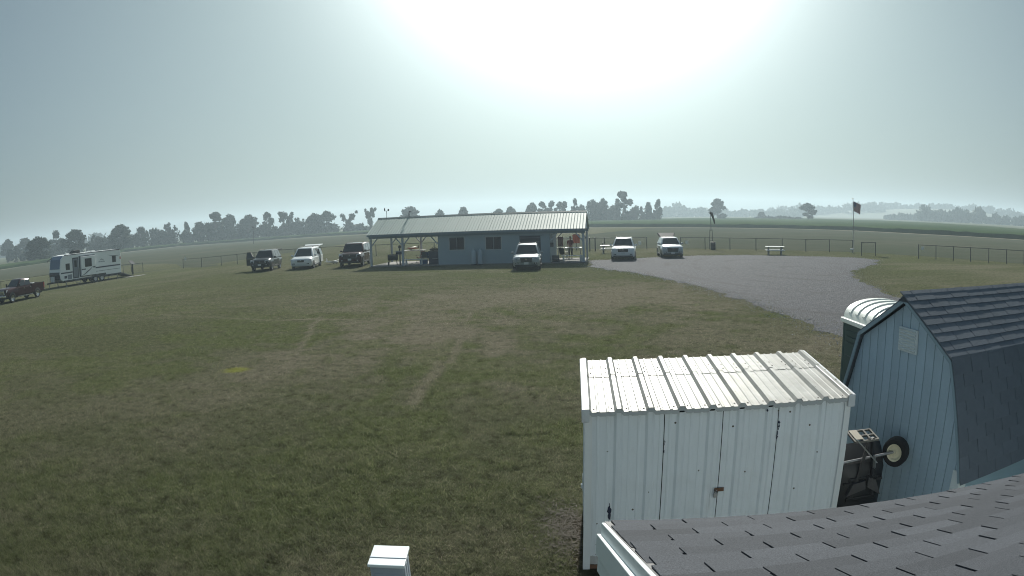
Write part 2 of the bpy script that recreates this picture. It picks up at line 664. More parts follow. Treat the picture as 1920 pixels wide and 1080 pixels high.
sheet('airstrip', [(p[0] * .985, p[1] * .985) for p in RUN] + [(70, 34), (44, 41), (33.5, 57.5), (17.5, 68), (9, 70), (-28, 69), (-44, 80), (-62, 52), (-100, 60)],
      .008, runway_mat(), 'pale mown turf airstrip beyond the chain-link fence', jit=.3, step=3)


def crop_mat():
    m, nt, bs = nodes_of('crop_leaves')
    p = pos(nt)
    c = mix_col(nt, ramp(nt, noise(nt, .02, 3, .5, p), .4, .6), (.045, .075, .030), (.062, .088, .036))
    c = mix_col(nt, ramp(nt, noise(nt, .35, 5, .7, pos(nt, (.25, 1, 1))), .35, .7), c, (.036, .062, .026))
    nt.links.new(c, bs.inputs['Base Color'])
    bs.inputs['Roughness'].default_value = 1.0
    bs.inputs['Specular IOR Level'].default_value = 0.0
    bump(nt, bs, noise(nt, 2.2, 5, .7, p), .6, .3)
    return m


def make_crop():
    rs = np.random.RandomState(5)
    pts = []
    for i in range(len(RUN) - 1):
        a, b = np.array(RUN[i], float), np.array(RUN[i + 1], float)
        k = max(2, int(np.hypot(*(b - a)) / 2.0))
        for j in range(k):
            pts.append(a + (b - a) * j / k)
    pts = np.array(pts + [RUN[-1]], float)
    r0 = np.hypot(pts[:, 0], pts[:, 1])
    azi = np.arctan2(pts[:, 0], pts[:, 1])
    out_r = np.interp(np.degrees(azi), [-55, -45, -34, -25, -12, 0, 10, 18, 24, 30, 36, 42, 50, 75], [225, 260, 330, 345, 350, 350, 370, 470, 480, 430, 380, 320, 270, 230])
    t = np.concatenate([[0, 0.0015], np.linspace(.01, 1, 44) ** 1.15])
    rows = []
    for i, s in enumerate(t):
        r = r0 + (np.maximum(out_r, r0 + 30) - r0) * s
        x, y = r * np.sin(azi), r * np.cos(azi)
        hgt = .75 + rs.rand(len(x)) * .28
        z = tz(x, y) + (0.0 if i == 0 else 1.0) * hgt
        rows.append(np.stack([x, y, z], -1))
    V = np.concatenate(rows)
    n, k = len(pts), len(t)
    i = np.arange(n * k).reshape(k, n)
    F = np.stack([i[:-1, :-1], i[:-1, 1:], i[1:, 1:], i[1:, :-1]], -1).reshape(-1, 4)
    mb = MB()
    mb.v, mb.f = [tuple(map(float, p)) for p in V], [tuple(int(q) for q in f) for f in F]
    o = mb.build('crop_field', crop_mat(), smooth=60)
    tag(o, 'low green crop field around the airstrip', kind='structure')


make_crop()
_in, _out = [(p[0] * .965, p[1] * .965) for p in RUN], [(p[0] * .99, p[1] * .99) for p in RUN]
sheet('field_margin', _in + _out[::-1], .016, M('dry_margin', (.20, .185, .145), .95, var=.2, scale=.2, spec=0.0), 'pale dry strip along the edge of the crop field', jit=.2, step=4)

# ---------------------------------------------------------------- far hills and woods
def far_hills():
    mb = MB()
    prof = [(17, 4), (20, 9), (24, 14), (28, 19), (33, 26), (37, 33), (41, 34), (44, 27), (47, 19), (52, 12), (60, 8)]
    rings = []
    for az, hgt in prof:
        a = R(az)
        ring = []
        for (r, k) in ((950, 0), (1010, .55), (1100, .9), (1200, 1.0), (1330, .6), (1450, 0)):
            ring.append((r * math.sin(a), r * math.cos(a), -1 + hgt * k * .62))
        rings.append(ring)
    n = len(rings[0])
    P = [p for r in rings for p in r]
    F = [(i * n + j, (i + 1) * n + j, (i + 1) * n + j + 1, i * n + j + 1) for i in range(len(rings) - 1) for j in range(n - 1)]
    mb.add(P, F)
    o = mb.build('hills', M('hill_grass', (.07, .085, .04), .95, var=.3, scale=.01), smooth=80)
    tag(o, 'long low wooded hills on the hazy horizon', kind='structure')


far_hills()


def leaf_mat(name, a, b):
    m, nt, bs = nodes_of(name)
    at = nt.nodes.new('ShaderNodeAttribute')
    at.attribute_name = 'tone'
    oi = nt.nodes.new('ShaderNodeObjectInfo')
    c = mix_col(nt, at.outputs['Fac'], a, b)
    hs = nt.nodes.new('ShaderNodeHueSaturation')
    k = math_node(nt, 'MULTIPLY_ADD', oi.outputs['Random'], .5)
    k.node.inputs[2].default_value = .75
    nt.links.new(k, hs.inputs['Value'])
    nt.links.new(c, hs.inputs['Color'])
    nt.links.new(hs.outputs[0], bs.inputs['Base Color'])
    bs.inputs['Roughness'].default_value = .7
    bs.inputs['Specular IOR Level'].default_value = .04
    tr = nt.nodes.new('ShaderNodeBsdfTranslucent')
    nt.links.new(hs.outputs[0], tr.inputs['Color'])
    mx = nt.nodes.new('ShaderNodeMixShader')
    mx.inputs[0].default_value = .08
    out = nt.nodes['Material Output']
    nt.links.new(bs.outputs[0], mx.inputs[1])
    nt.links.new(tr.outputs[0], mx.inputs[2])
    nt.links.new(mx.outputs[0], out.inputs['Surface'])
    return m


LEAF = leaf_mat('leaves', (.013, .023, .011), (.036, .052, .020))
BARK = M('bark', (.09, .075, .06), .9, var=.3, scale=2, bstr=.5, bscale=9)


def leaf_cloud(lobes, n, size, seed, name):
    """Leaf sprays spread through ellipsoid lobes: (cx,cy,cz, rx,ry,rz, weight)."""
    rs = np.random.RandomState(seed)
    w = np.array([l[6] for l in lobes]); w = w / w.sum()
    idx = rs.choice(len(lobes), n, p=w)
    L = np.array([l[:6] for l in lobes])[idx]
    d = rs.normal(size=(n, 3)); d /= np.linalg.norm(d, axis=1)[:, None]
    rad = rs.rand(n) ** .42
    c = L[:, :3] + d * L[:, 3:6] * rad[:, None]
    c += rs.normal(size=(n, 3)) * size * .3
    a = rs.normal(size=(n, 3)); a /= np.linalg.norm(a, axis=1)[:, None]
    b = np.cross(a, rs.normal(size=(n, 3))); b /= np.linalg.norm(b, axis=1)[:, None]
    s = size * rs.uniform(.55, 1.35, n)[:, None]
    V = np.stack([c - a * s, c + b * s * .62 + a * s * .1, c + a * s * 1.05, c - b * s * .6 + a * s * .15], 1).reshape(-1, 3)
    me = bpy.data.meshes.new(name)
    me.vertices.add(len(V)); me.vertices.foreach_set('co', V.ravel())
    F = np.arange(n * 4)
    me.loops.add(n * 4); me.loops.foreach_set('vertex_index', F)
    me.polygons.add(n); me.polygons.foreach_set('loop_start', np.arange(0, n * 4, 4)); me.polygons.foreach_set('loop_total', np.full(n, 4))
    me.update()
    at = me.attributes.new('tone', 'FLOAT', 'FACE')
    at.data.foreach_set('value', np.clip(rs.normal(.5, .25, n), 0, 1))
    me.materials.append(LEAF)
    return me


def tree_kind(kind, seed):
    """Returns (crown mesh, trunk mesh) for a 10 m tree about 8 m across, base at the origin."""
    rs = random.Random(seed)
    lobes = []
    limbs = []
    if kind == 'round':
        for i in range(26):
            t = rs.uniform(0, 6.28); h = rs.uniform(2.2, 9.0); k = math.sin(min(1, (h - .5) / 8.9) * math.pi) * 3.0
            r = rs.uniform(.65, 1.35)
            x, y = math.cos(t) * k * rs.uniform(.45, 1), math.sin(t) * k * rs.uniform(.45, 1)
            lobes.append((x, y, h, r * 1.1, r * 1.1, r * .85, r ** 2.2)); limbs.append((x * .7, y * .7, h))
        n, s = 3400, .36
    elif kind == 'broad':
        for i in range(30):
            t = rs.uniform(0, 6.28); h = rs.uniform(1.2, 8.2); k = (1 - abs(h - 3.8) / 7.0) * 3.6
            r = rs.uniform(.65, 1.35)
            x, y = math.cos(t) * k * rs.uniform(.4, 1), math.sin(t) * k * rs.uniform(.4, 1)
            lobes.append((x, y, h, r * 1.2, r * 1.2, r * .9, r ** 2.2)); limbs.append((x * .6, y * .6, h))
        lobes.append((0.3, 0, 8.6, 1.3, 1.3, 1.0, 1.4))
        n, s = 3800, .36
    elif kind == 'vase':
        for i in range(15):
            t = rs.uniform(0, 6.28); h = rs.uniform(3.0, 9.2); k = .4 + (h - 2.5) * .46
            r = rs.uniform(.5, .95)
            x, y = math.cos(t) * k * rs.uniform(.5, 1), math.sin(t) * k * rs.uniform(.5, 1)
            lobes.append((x, y, h, r, r, r * 1.15, r ** 2)); limbs.append((x, y, h + .3))
        lobes += [(0, 0, 3.2, 1.0, 1.0, 1.7, 1.4), (0, 0, 1.2, 1.6, 1.6, 1.0, 1.5)]
        n, s = 1900, .34
    elif kind == 'spiky':
        for i in range(18):
            t = rs.uniform(0, 6.28); h = rs.uniform(2.0, 9.4); k = (1 - (h / 11.5) ** 2) * 3.0
            r = rs.uniform(.55, 1.15)
            x, y = math.cos(t) * k * rs.uniform(.4, 1.05), math.sin(t) * k * rs.uniform(.4, 1.05)
            lobes.append((x, y, h, r * .8, r * .8, r * 1.3, r ** 2)); limbs.append((x, y, h + .8))
        lobes.append((0, 0, 3.2, 2.2, 2.2, 2.4, 5))
        n, s = 2600, .34
    elif kind == 'tall':
        for i in range(14):
            t = rs.uniform(0, 6.28); h = rs.uniform(4.6, 9.3); k = 2.9 * math.sin((h - 3.6) / 6.6 * math.pi) ** .7
            r = rs.uniform(.8, 1.35)
            x, y = math.cos(t) * k * rs.uniform(.4, 1), math.sin(t) * k * rs.uniform(.4, 1)
            lobes.append((x, y, h, r, r, r * .8, r ** 2)); limbs.append((x * .8, y * .8, h))
        lobes += [(-1.4, 0, .8, 1.3, 1.3, .9, 1), (1.6, .3, 1.2, .9, .9, 1.2, .7)]
        n, s = 2400, .34
    elif kind == 'narrow':
        for i in range(13):
            h = rs.uniform(.9, 9.2); k = (1 - (h / 11) ** 1.6) * 1.6; t = rs.uniform(0, 6.28)
            r = rs.uniform(.55, 1.0)
            lobes.append((math.cos(t) * k, math.sin(t) * k, h, r * 1.1, r * 1.1, r, r ** 2)); limbs.append((math.cos(t) * k * .7, math.sin(t) * k * .7, h))
        n, s = 2200, .34
    else:   # bush
        for i in range(10):
            t = rs.uniform(0, 6.28); h = rs.uniform(1.5, 7.6); k = 3.4 * (1 - h / 11); r = rs.uniform(1.2, 2.0)
            lobes.append((math.cos(t) * k, math.sin(t) * k, h, r * 1.1, r * 1.1, r, r ** 2)); limbs.append((math.cos(t) * k * .5, math.sin(t) * k * .5, h * .8))
        n, s = 2200, .45
    crown = leaf_cloud(lobes, n, s, seed, 'crown')
    tb = MB()
    top = 8.0 if kind in ('narrow', 'spiky') else 5.2
    tb.tube([(0, 0, -.6), (.05, .02, 1.2), (-.08, .06, top * .55), (.05, 0, top)], [.34, .26, .19, .06], 7)
    for (x, y, h) in limbs[:11]:
        b = min(h * .45, top * .8)
        tb.tube([(0, 0, b), (x * .45, y * .45, b + (h - b) * .45), (x, y, h)], [.13, .08, .03], 5)
    return crown, tb.mesh('trunk', BARK, 60)


KINDS = {}
for _k in ('round', 'broad', 'vase', 'spiky', 'tall', 'narrow', 'bush'):
    KINDS[_k] = [tree_kind(_k, 11 + 7 * i + sum(map(ord, _k))) for i in range(2)]


def tree(az, dist, height, width, kind, var, label, group):
    a = R(az)
    x, y = dist * math.sin(a), dist * math.cos(a)
    t = thing('bush' if kind == 'bush' else 'tree', label, 'bush' if kind == 'bush' else 'tree', (x, y, float(tz(x, y)) - .1), random.uniform(0, 6.28), group)
    cr, tr = KINDS[kind][var % 2]
    s = (width / 6.6, width / 6.6, height / 9.4)
    piece('crown', cr, t, scale=s)
    piece('trunk', tr, t, scale=s)
    return t


G1, G2, G3 = 'trees along the left field edge', 'trees behind the pavilion', 'trees beyond the right field'
TREES = [
    # az, distance, height, width, kind, variant, label, group
    (-46.4, 420, 13, 12, 'broad', 0, 'faint hazy tree cut by the left edge of the picture', G1),
    (-44.6, 400, 12, 12, 'round', 1, 'faint low hazy tree second from the left picture edge', G1),
    (-43.0, 262, 9.6, 12.5, 'broad', 1, 'dark broad round tree, nearest of the left treeline, left of the travel trailer', G1),
    (-41.2, 350, 12.5, 9, 'round', 0, 'pale hazy tree between the two dark clumps above the travel trailer front', G1),
    (-39.3, 285, 11.2, 13, 'round', 1, 'dark flat-topped tree clump directly above the travel trailer roof', G1),
    (-37.0, 330, 8.5, 8, 'bush', 0, 'low scrubby growth above the middle of the travel trailer', G1),
    (-34.9, 300, 12.0, 13, 'broad', 0, 'big dark dome-shaped tree above the rear of the travel trailer', G1),
    (-32.9, 330, 10.0, 9, 'round', 0, 'low shoulder tree against the right side of the big dome tree', G1),
    (-31.3, 345, 10.0, 11, 'bush', 1, 'low bushy tree right of the big dome tree, above the open gate', G1),
    (-30.3, 340, 11.0, 8, 'spiky', 0, 'small ragged tree standing up behind low brush above the gate sign', G1),
    (-28.5, 335, 10.8, 7, 'spiky', 1, 'small twin-pointed tree left of the tall dense clump', G1),
    (-27.4, 340, 10.8, 8, 'round', 1, 'rounded tree leaning on the left of the tall dense clump', G1),
    (-25.9, 330, 14.0, 12, 'round', 0, 'tall dense tree at the start of the long treeline', G1),
    (-24.6, 335, 13.6, 9, 'broad', 1, 'tall dense tree with a bare notch in its top', G1),
    (-22.9, 335, 12.6, 12, 'broad', 0, 'wide flat-topped tree above the lone thin pole', G1),
    (-21.2, 335, 12.4, 10, 'spiky', 0, 'tree with two thin twigs poking from its crown', G1),
    (-19.6, 330, 13.6, 10, 'vase', 0, 'ragged tree with spiky open top above the dark SUV', G1),
    (-18.3, 335, 8.6, 7, 'bush', 0, 'short round bush right of the spiky topped tree', G1),
    (-16.9, 330, 11.0, 9, 'broad', 1, 'left half of the wide double-crowned tree above the white minivan', G1),
    (-15.9, 330, 11.6, 10, 'round', 1, 'right half of the wide double-crowned tree above the white minivan', G1),
    (-14.0, 330, 10.8, 9, 'vase', 1, 'vase-shaped tree with open fan of branches above the maroon SUV', G1),
    (-12.0, 325, 12.6, 6.5, 'vase', 0, 'slim upright tree just left of the pavilion roof end', G1),
    (-8.6, 330, 11.5, 12, 'broad', 0, 'wide domed tree above the left part of the pavilion ridge', G2),
    (-6.0, 335, 9.6, 5, 'bush', 1, 'small round tuft peeping over the pavilion ridge, left one', G2),
    (-4.0, 335, 9.4, 5.5, 'round', 1, 'small flat tuft peeping over the middle of the pavilion ridge', G2),
    (-1.1, 340, 9.0, 7, 'bush', 0, 'low domed treetop over the pavilion ridge above the second window', G2),
    (0.1, 340, 9.0, 6, 'broad', 1, 'low treetop over the pavilion ridge above the silver SUV', G2),
    (1.9, 335, 10.6, 6.5, 'broad', 1, 'ragged treetop at the left of the row above the pavilion right end', G2),
    (2.8, 335, 10.2, 7, 'round', 0, 'second treetop of the row above the pavilion right end', G2),
    (3.6, 338, 10.6, 6, 'round', 0, 'third, lowest treetop of the row above the pavilion right end', G2),
    (4.4, 335, 11.0, 6.5, 'tall', 1, 'airy treetop ending the row above the pavilion right end', G2),
    (5.6, 335, 11.4, 4.2, 'round', 0, 'slender lone tree standing above the pavilion right corner', G2),
    (6.2, 335, 9.0, 4.5, 'broad', 1, 'short branchy tree beside the slender one at the pavilion corner', G2),
    (7.1, 330, 11.2, 7.5, 'broad', 1, 'square-topped tree just right of the pavilion roof', G2),
    (8.0, 330, 11.8, 6.0, 'broad', 0, 'pointed tree between the square-topped tree and the tall forked tree', G2),
    (9.0, 332, 8.6, 8, 'bush', 1, 'low round growth at the foot of the tall forked tree', G2),
    (9.8, 330, 14.4, 9.0, 'tall', 0, 'tall tree with bare forked trunks above the white SUV', G2),
    (10.8, 335, 8.4, 5, 'bush', 1, 'small leaning tree right of the tall forked tree', G2),
    (11.3, 335, 8.8, 3.6, 'narrow', 1, 'short conical tree between two gaps above the white SUV', G2),
    (12.0, 335, 9.6, 4.0, 'round', 1, 'narrow upright tree left of the last tree of the row', G2),
    (12.8, 335, 10.6, 7.0, 'spiky', 1, 'last tree of the row, with prongs, above the gap between white cars', G2),
    (18.1, 400, 12.8, 11, 'broad', 0, 'lone leaning tree behind the windsock', G3),
    (22.0, 430, 5.8, 5, 'bush', 0, 'tiny bush alone on the crest of the right field', G3),
    (26.2, 380, 9.8, 11, 'round', 1, 'lone round dark tree on the crest left of the flagpole', G3),
]
for _t in TREES:
    tree(*_t)


def mass(name, arcs, label, seed, size):
    """A far-off wood or hedge that reads as one mass: leaf clumps heaped along arcs."""
    rs = random.Random(seed)
    lobes = []
    for (a0, a1, d0, d1, h0, h1, base, step) in arcs:
        L = abs(R(a1 - a0)) * (d0 + d1) / 2
        k = max(2, int(L / step))
        for i in range(k):
            t = (i + rs.uniform(-.4, .4)) / k
            a = R(a0 + (a1 - a0) * t); d = d0 + (d1 - d0) * t + rs.uniform(-step, step)
            hh = (h0 + (h1 - h0) * t) * rs.uniform(.6, 1.2)
            r = step * rs.uniform(.6, .95)
            x, y = d * math.sin(a), d * math.cos(a)
            g = float(tz(x, y)) + base[0] + (base[1] - base[0]) * t
            lobes.append((x, y, g + hh * .45, r, r, hh * .52, 1.0))
    me = leaf_cloud(lobes, 170 * len(lobes), size, seed, name)
    o = bpy.data.objects.new(name, me)
    col.objects.link(o)
    tag(o, label, kind='stuff')


mass('hedgerow_undergrowth', [(-46, -30, 345, 345, 7.5, 8.0, (0, 0), 3.6), (-30, -16, 342, 338, 9.6, 8.2, (0, 0), 3.6), (-16, -12, 342, 338, 5.6, 5.0, (0, 0), 5), (-12, 6, 338, 338, 4.0, 5.0, (0, 0), 6),
                              (6, 13, 335, 338, 7.2, 5.4, (0, 0), 4.5), (21.5, 26, 425, 400, 2.2, 2.0, (0, 0), 5)],
     'low dark hedge growth under the far treeline', 21, 1.0)
mass('far_woods', [(13, 18, 760, 800, 13, 8, (0, 0), 10), (14.3, 15.2, 800, 800, 17, 16, (0, 0), 8), (18, 26, 820, 830, 8, 13, (0, 0), 11), (23, 27, 1000, 1000, 15, 15, (2, 3), 13), (26, 34, 1000, 1050, 13, 12, (3, 12), 14),
                   (30, 44, 1130, 1180, 13, 12, (13, 18), 15), (44, 50, 1100, 1050, 12, 10, (14, 6), 15), (37, 44, 640, 640, 16, 14, (0, 0), 9), (44, 49, 660, 640, 9, 9, (0, 0), 9),
                   (34, 38, 700, 680, 5, 8, (0, 0), 9), (-52, -40, 720, 740, 14, 14, (0, 0), 12), (-38.5, -36, 700, 700, 15, 9, (0, 0), 10)],
     'pale hazy woods covering the far hills', 22, 3.0)

# ---------------------------------------------------------------- grass blades near the camera
def make_grass():
    rs = np.random.RandomState(12)
    n = 1150000
    # even density per picture area: uniform in depression angle
    phi = R(4.2) + (R(42.5) - R(4.2)) * rs.rand(n) ** 1.25
    y = CAM_H / np.tan(phi)
    x = (rs.rand(n) * 2 - 1) * (y * 1.2 + 1.0)
    edge = np.interp(y, [4, 17, 20, 25.7, 33.7, 40.1, 46.1], [9.2, 9.46, 9.56, 9.66, 8.95, 7.55, 5.45])
    lim = (x < edge - .15 + 1.3 * rs.rand(n) ** 3 + 1.6 * (vnoise(x, y, .9, 41) - .45)) & (rs.rand(n) > smoothstep(32, 50, y))
    lim &= ~((x > 4.5) & (y > 36))
    # keep clear of the sheds, the pedestal and the drive
    lim &= ~((x > .62) & (x < 3.6) & (y > 5.75) & (y < 7.65))
    lim &= ~((x > 4.15) & (x < 8.4) & (y > 4.4) & (y < 7.7))
    lim &= ~((x > .3) & (y < 4.6))
    x, y = x[lim], y[lim]
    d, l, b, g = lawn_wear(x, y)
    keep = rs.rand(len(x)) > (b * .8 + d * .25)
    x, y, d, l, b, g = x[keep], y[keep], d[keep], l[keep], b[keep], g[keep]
    n = len(x)
    clump = vnoise(x, y, 4.5, 31) * .6 + vnoise(x, y, 11, 32) * .4
    hgt = (.014 + .034 * clump) * (1 + y * .003) * rs.uniform(.6, 1.3, n) * (1 + .3 * l)
    weed = smoothstep(.80, .90, vnoise(x, y, 1.9, 33)) * smoothstep(.5, .8, vnoise(x, y, .25, 34))
    hgt = hgt * (1 + 1.3 * weed)
    l = np.clip(l + .7 * weed, 0, 1); d = d * (1 - .7 * weed)
    t = rs.rand(n) * 6.283
    w = rs.uniform(.0020, .0040, n) * (1 + y * .075)
    lean = rs.normal(size=(n, 2)) * (hgt * .75)[:, None]
    z = tz(x, y)
    a = np.stack([x - np.cos(t) * w, y - np.sin(t) * w, z], -1)
    c = np.stack([x + np.cos(t) * w, y + np.sin(t) * w, z], -1)
    e = np.stack([x + lean[:, 0], y + lean[:, 1], z + hgt], -1)
    V = np.stack([a, c, e], 1).reshape(-1, 3)
    me = bpy.data.meshes.new('grass')
    me.vertices.add(n * 3); me.vertices.foreach_set('co', V.ravel())
    me.loops.add(n * 3); me.loops.foreach_set('vertex_index', np.arange(n * 3))
    me.polygons.add(n); me.polygons.foreach_set('loop_start', np.arange(0, n * 3, 3)); me.polygons.foreach_set('loop_total', np.full(n, 3))
    me.update()
    jit = rs.normal(0, .22, n)
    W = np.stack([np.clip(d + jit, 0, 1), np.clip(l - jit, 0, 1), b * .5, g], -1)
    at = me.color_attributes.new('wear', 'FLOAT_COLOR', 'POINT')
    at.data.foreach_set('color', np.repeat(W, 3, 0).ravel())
    tn = me.attributes.new('tone', 'FLOAT', 'FACE')
    tn.data.foreach_set('value', rs.uniform(.75, 1.75, n))
    m, nt, bs = nodes_of('grass_blades')
    cc, _, _ = lawn_colour(nt)
    ta = nt.nodes.new('ShaderNodeAttribute')
    ta.attribute_name = 'tone'
    hs = nt.nodes.new('ShaderNodeHueSaturation')
    nt.links.new(ta.outputs['Fac'], hs.inputs['Value'])
    nt.links.new(cc, hs.inputs['Color'])
    nt.links.new(hs.outputs[0], bs.inputs['Base Color'])
    bs.inputs['Roughness'].default_value = .7
    bs.inputs['Specular IOR Level'].default_value = .25
    tr = nt.nodes.new('ShaderNodeBsdfTranslucent')
    nt.links.new(hs.outputs[0], tr.inputs['Color'])
    mx = nt.nodes.new('ShaderNodeMixShader')
    mx.inputs[0].default_value = .5
    nt.links.new(bs.outputs[0], mx.inputs[1])
    nt.links.new(tr.outputs[0], mx.inputs[2])
    nt.links.new(mx.outputs[0], nt.nodes['Material Output'].inputs['Surface'])
    me.materials.append(m)
    o = bpy.data.objects.new('grass', me)
    col.objects.link(o)
    tag(o, 'short mown grass blades over the near lawn', kind='stuff')


make_grass()


def make_straw():
    """Clippings and leaf scraps on the soil left of the metal shed."""
    rs = np.random.RandomState(4)
    n = 1500
    x = rs.normal(.52, .16, n); y = rs.normal(7.0, .42, n)
    k = (x < .66 + .09 * (y - 6)) & (y > 5.6)
    x, y = x[k], y[k]; n = len(x)
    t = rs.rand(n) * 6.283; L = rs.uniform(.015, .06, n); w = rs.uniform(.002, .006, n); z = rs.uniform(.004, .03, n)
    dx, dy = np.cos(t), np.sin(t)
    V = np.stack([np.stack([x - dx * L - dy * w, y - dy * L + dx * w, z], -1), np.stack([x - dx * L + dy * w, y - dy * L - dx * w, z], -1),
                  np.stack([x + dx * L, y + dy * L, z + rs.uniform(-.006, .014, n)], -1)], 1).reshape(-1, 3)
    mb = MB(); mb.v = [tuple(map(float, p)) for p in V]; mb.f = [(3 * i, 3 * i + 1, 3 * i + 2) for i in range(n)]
    o = mb.build('leaf_litter', M('straw', (.075, .064, .048), .9, var=.4, scale=8), fix=False)  # litter tone also lowered where the shed's shadow would lie
    tag(o, 'dry clippings and twigs on bare soil beside the white metal shed', kind='stuff')


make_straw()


def make_stones():
    """Loose stones strewn along the ragged edge of the drive."""
    rs = np.random.RandomState(9)
    E = np.array([(5.45, 46.1), (7.55, 40.1), (8.95, 33.7), (9.66, 25.7), (9.56, 20), (9.46, 17), (9.3, 12)])
    E2 = np.array([(16.3, 14), (16.6, 20), (17.1, 24.4), (18.1, 28.5), (19.8, 33.8), (22.1, 37.7), (27.1, 42.8), (29.9, 46.6), (29.2, 49.4), (25, 52.3), (20.6, 54.8), (15.8, 55.6), (11.1, 54.2), (6.2, 52.1), (5.45, 46.1)])
    V, F = [], []
    for P, k in ((E, 1500), (E2, 1500)):
        seg = np.hypot(*(P[1:] - P[:-1]).T); cum = np.concatenate([[0], np.cumsum(seg)])
        t = rs.rand(k) * cum[-1]
        x = np.interp(t, cum, P[:, 0]) + rs.normal(0, .42, k); y = np.interp(t, cum, P[:, 1]) + rs.normal(0, .42, k)
        for a, b in zip(x, y):
            r = rs.uniform(.015, .035)
            o = len(V)
            j = rs.uniform(.6, 1.2, 6) * r
            V += [(a + j[0], b, .01), (a - j[1], b, .01), (a, b + j[2], .01), (a, b - j[3], .01), (a, b, .01 + j[4] * .7), (a, b, 0)]
            F += [(o, o + 2, o + 4), (o + 2, o + 1, o + 4), (o + 1, o + 3, o + 4), (o + 3, o, o + 4)]
    mb = MB(); mb.v, mb.f = [tuple(map(float, p)) for p in V], F
    o = mb.build('gravel_stones', M('loose_stone', (.34, .34, .36), .9, var=.35, scale=3), fix=False)
    tag(o, 'loose gravel stones scattered along the drive edge', kind='stuff')


make_stones()

# ---------------------------------------------------------------- white ribbed metal shed
PAINT_W = M('chalky_white_paint', (.72, .76, .79), .5, var=.07, scale=1.2, bstr=.22, bscale=5, dirt=.25, dirt_col=(.55, .56, .55), spec=.35)
_nt = PAINT_W.node_tree
_b = _nt.nodes['Principled BSDF']
_src = _b.inputs['Base Color'].links[0].from_socket
_sp = _nt.nodes.new('ShaderNodeSeparateXYZ')
_nt.links.new(objco(_nt), _sp.inputs[0])
_h = math_node(_nt, 'MULTIPLY_ADD', noise(_nt, 9, 5, .7, objco(_nt)), .34)
_h.node.inputs[2].default_value = -.02
_low = math_node(_nt, 'LESS_THAN', _sp.outputs[2], _h)          # soil splashed up from the ground
_run = ramp(_nt, noise(_nt, 14, 4, .7, (lambda m: m)(pos(_nt, (1, 1, .06)))), .62, .8)
_c = mix_col(_nt, math_node(_nt, 'MULTIPLY', _run, .4), _src, (.34, .30, .25))
_nt.links.new(mix_col(_nt, math_node(_nt, 'MULTIPLY', _low, .5), _c, (.22, .19, .15)), _b.inputs['Base Color'])
PAINT_TRIM = M('trim_white', (.70, .72, .73), .45, var=.06, scale=2)
GALV = None


def galv_mat():
    m, nt, bs = nodes_of('galvanised_roof')
    v = objco(nt)
    n1 = noise(nt, 7, 5, .65, v)
    n2 = noise(nt, 1.4, 4, .6, v)
    c = mix_col(nt, ramp(nt, n1, .3, .7), (.18, .187, .182), (.265, .27, .26))
    c = mix_col(nt, math_node(nt, 'MULTIPLY', ramp(nt, n2, .42, .68), .75), c, (.14, .14, .127))
    st = noise(nt, 30, 4, .7, v)
    c = mix_col(nt, math_node(nt, 'MULTIPLY', ramp(nt, st, .62, .8), .45), c, (.13, .115, .09))
    nt.links.new(c, bs.inputs['Base Color'])
    bs.inputs['Metallic'].default_value = .25
    r = math_node(nt, 'MULTIPLY_ADD', n1, .2)
    r.node.inputs[2].default_value = .42
    nt.links.new(r, bs.inputs['Roughness'])
    bump(nt, bs, n2, .25, .01)
    return m


GALV = galv_mat()
DARK = M('dark_gap', (.012, .012, .016), .9)
RUST = M('rust', (.16, .085, .05), .85, var=.35, scale=14, bstr=.4)
BARE = M('peeled_paint_blue_black', (.018, .022, .05), .7, var=.3, scale=20)
STEEL = M('steel', (.38, .38, .39), .4, metal=.8, var=.2, scale=8, dirt=.4, dirt_col=(.14, .09, .06))
BLACKSTEEL = M('black_steel', (.025, .025, .028), .5, var=.2, scale=6)


def rib_profile(x0, x1, pitch=.3048, hgt=.019, minor=.004, phase=0.0):
    """Across-the-sheet profile: a trapezoid rib each pitch, two shallow minor ribs between."""
    pts = []
    k0, k1 = math.floor((x0 - phase) / pitch) - 1, math.ceil((x1 - phase) / pitch) + 1
    for k in range(k0, k1 + 1):
        b = phase + k * pitch
        for dx, h in ((-.046, 0), (-.020, hgt), (.020, hgt), (.046, 0), (.090, 0), (.098, minor), (.114, minor), (.122, 0), (.182, 0), (.190, minor), (.206, minor), (.214, 0)):
            pts.append((b + dx, h))
    pts.sort()
    out = [(x0, np.interp(x0, [p[0] for p in pts], [p[1] for p in pts]))]
    out += [p for p in pts if x0 < p[0] < x1]
    out.append((x1, np.interp(x1, [p[0] for p in pts], [p[1] for p in pts])))
    return [(float(a), float(b)) for a, b in out]


def ribbed(mb, prof, f, ends, thick, mi=0):
    """Sheet: profile points mapped by f(x, h, t) for t in ends; thick along -h."""
    rings = []
    for t in ends:
        rings.append([f(x, h, t) for x, h in prof] + [f(x, h - thick, t) for x, h in reversed(prof)])
    return mb.loft(rings, mi)


SHED = thing('metal_shed', 'white ribbed metal storage shed with bright galvanised roof', 'shed', (.67, 6.0, 0), R(-5.2))
SW, SD, SH0, SH1 = 2.743, 1.58, 1.76, 1.88
# inner frame keeps the seams dark
_b = MB(); _b.bx(.035, SW - .035, .03, SD - .03, .03, SH0 - .03)
_b.build('inner_lining', DARK, SHED)


def wall_panel(name, x0, x1, z0, z1, label=None, mat=PAINT_W):
    mb = MB()
    ribbed(mb, rib_profile(x0, x1, hgt=.022), lambda x, h, t: (x, -h, t), (z0, z1), .004)
    return mb.build(name, mat, SHED, label=label)


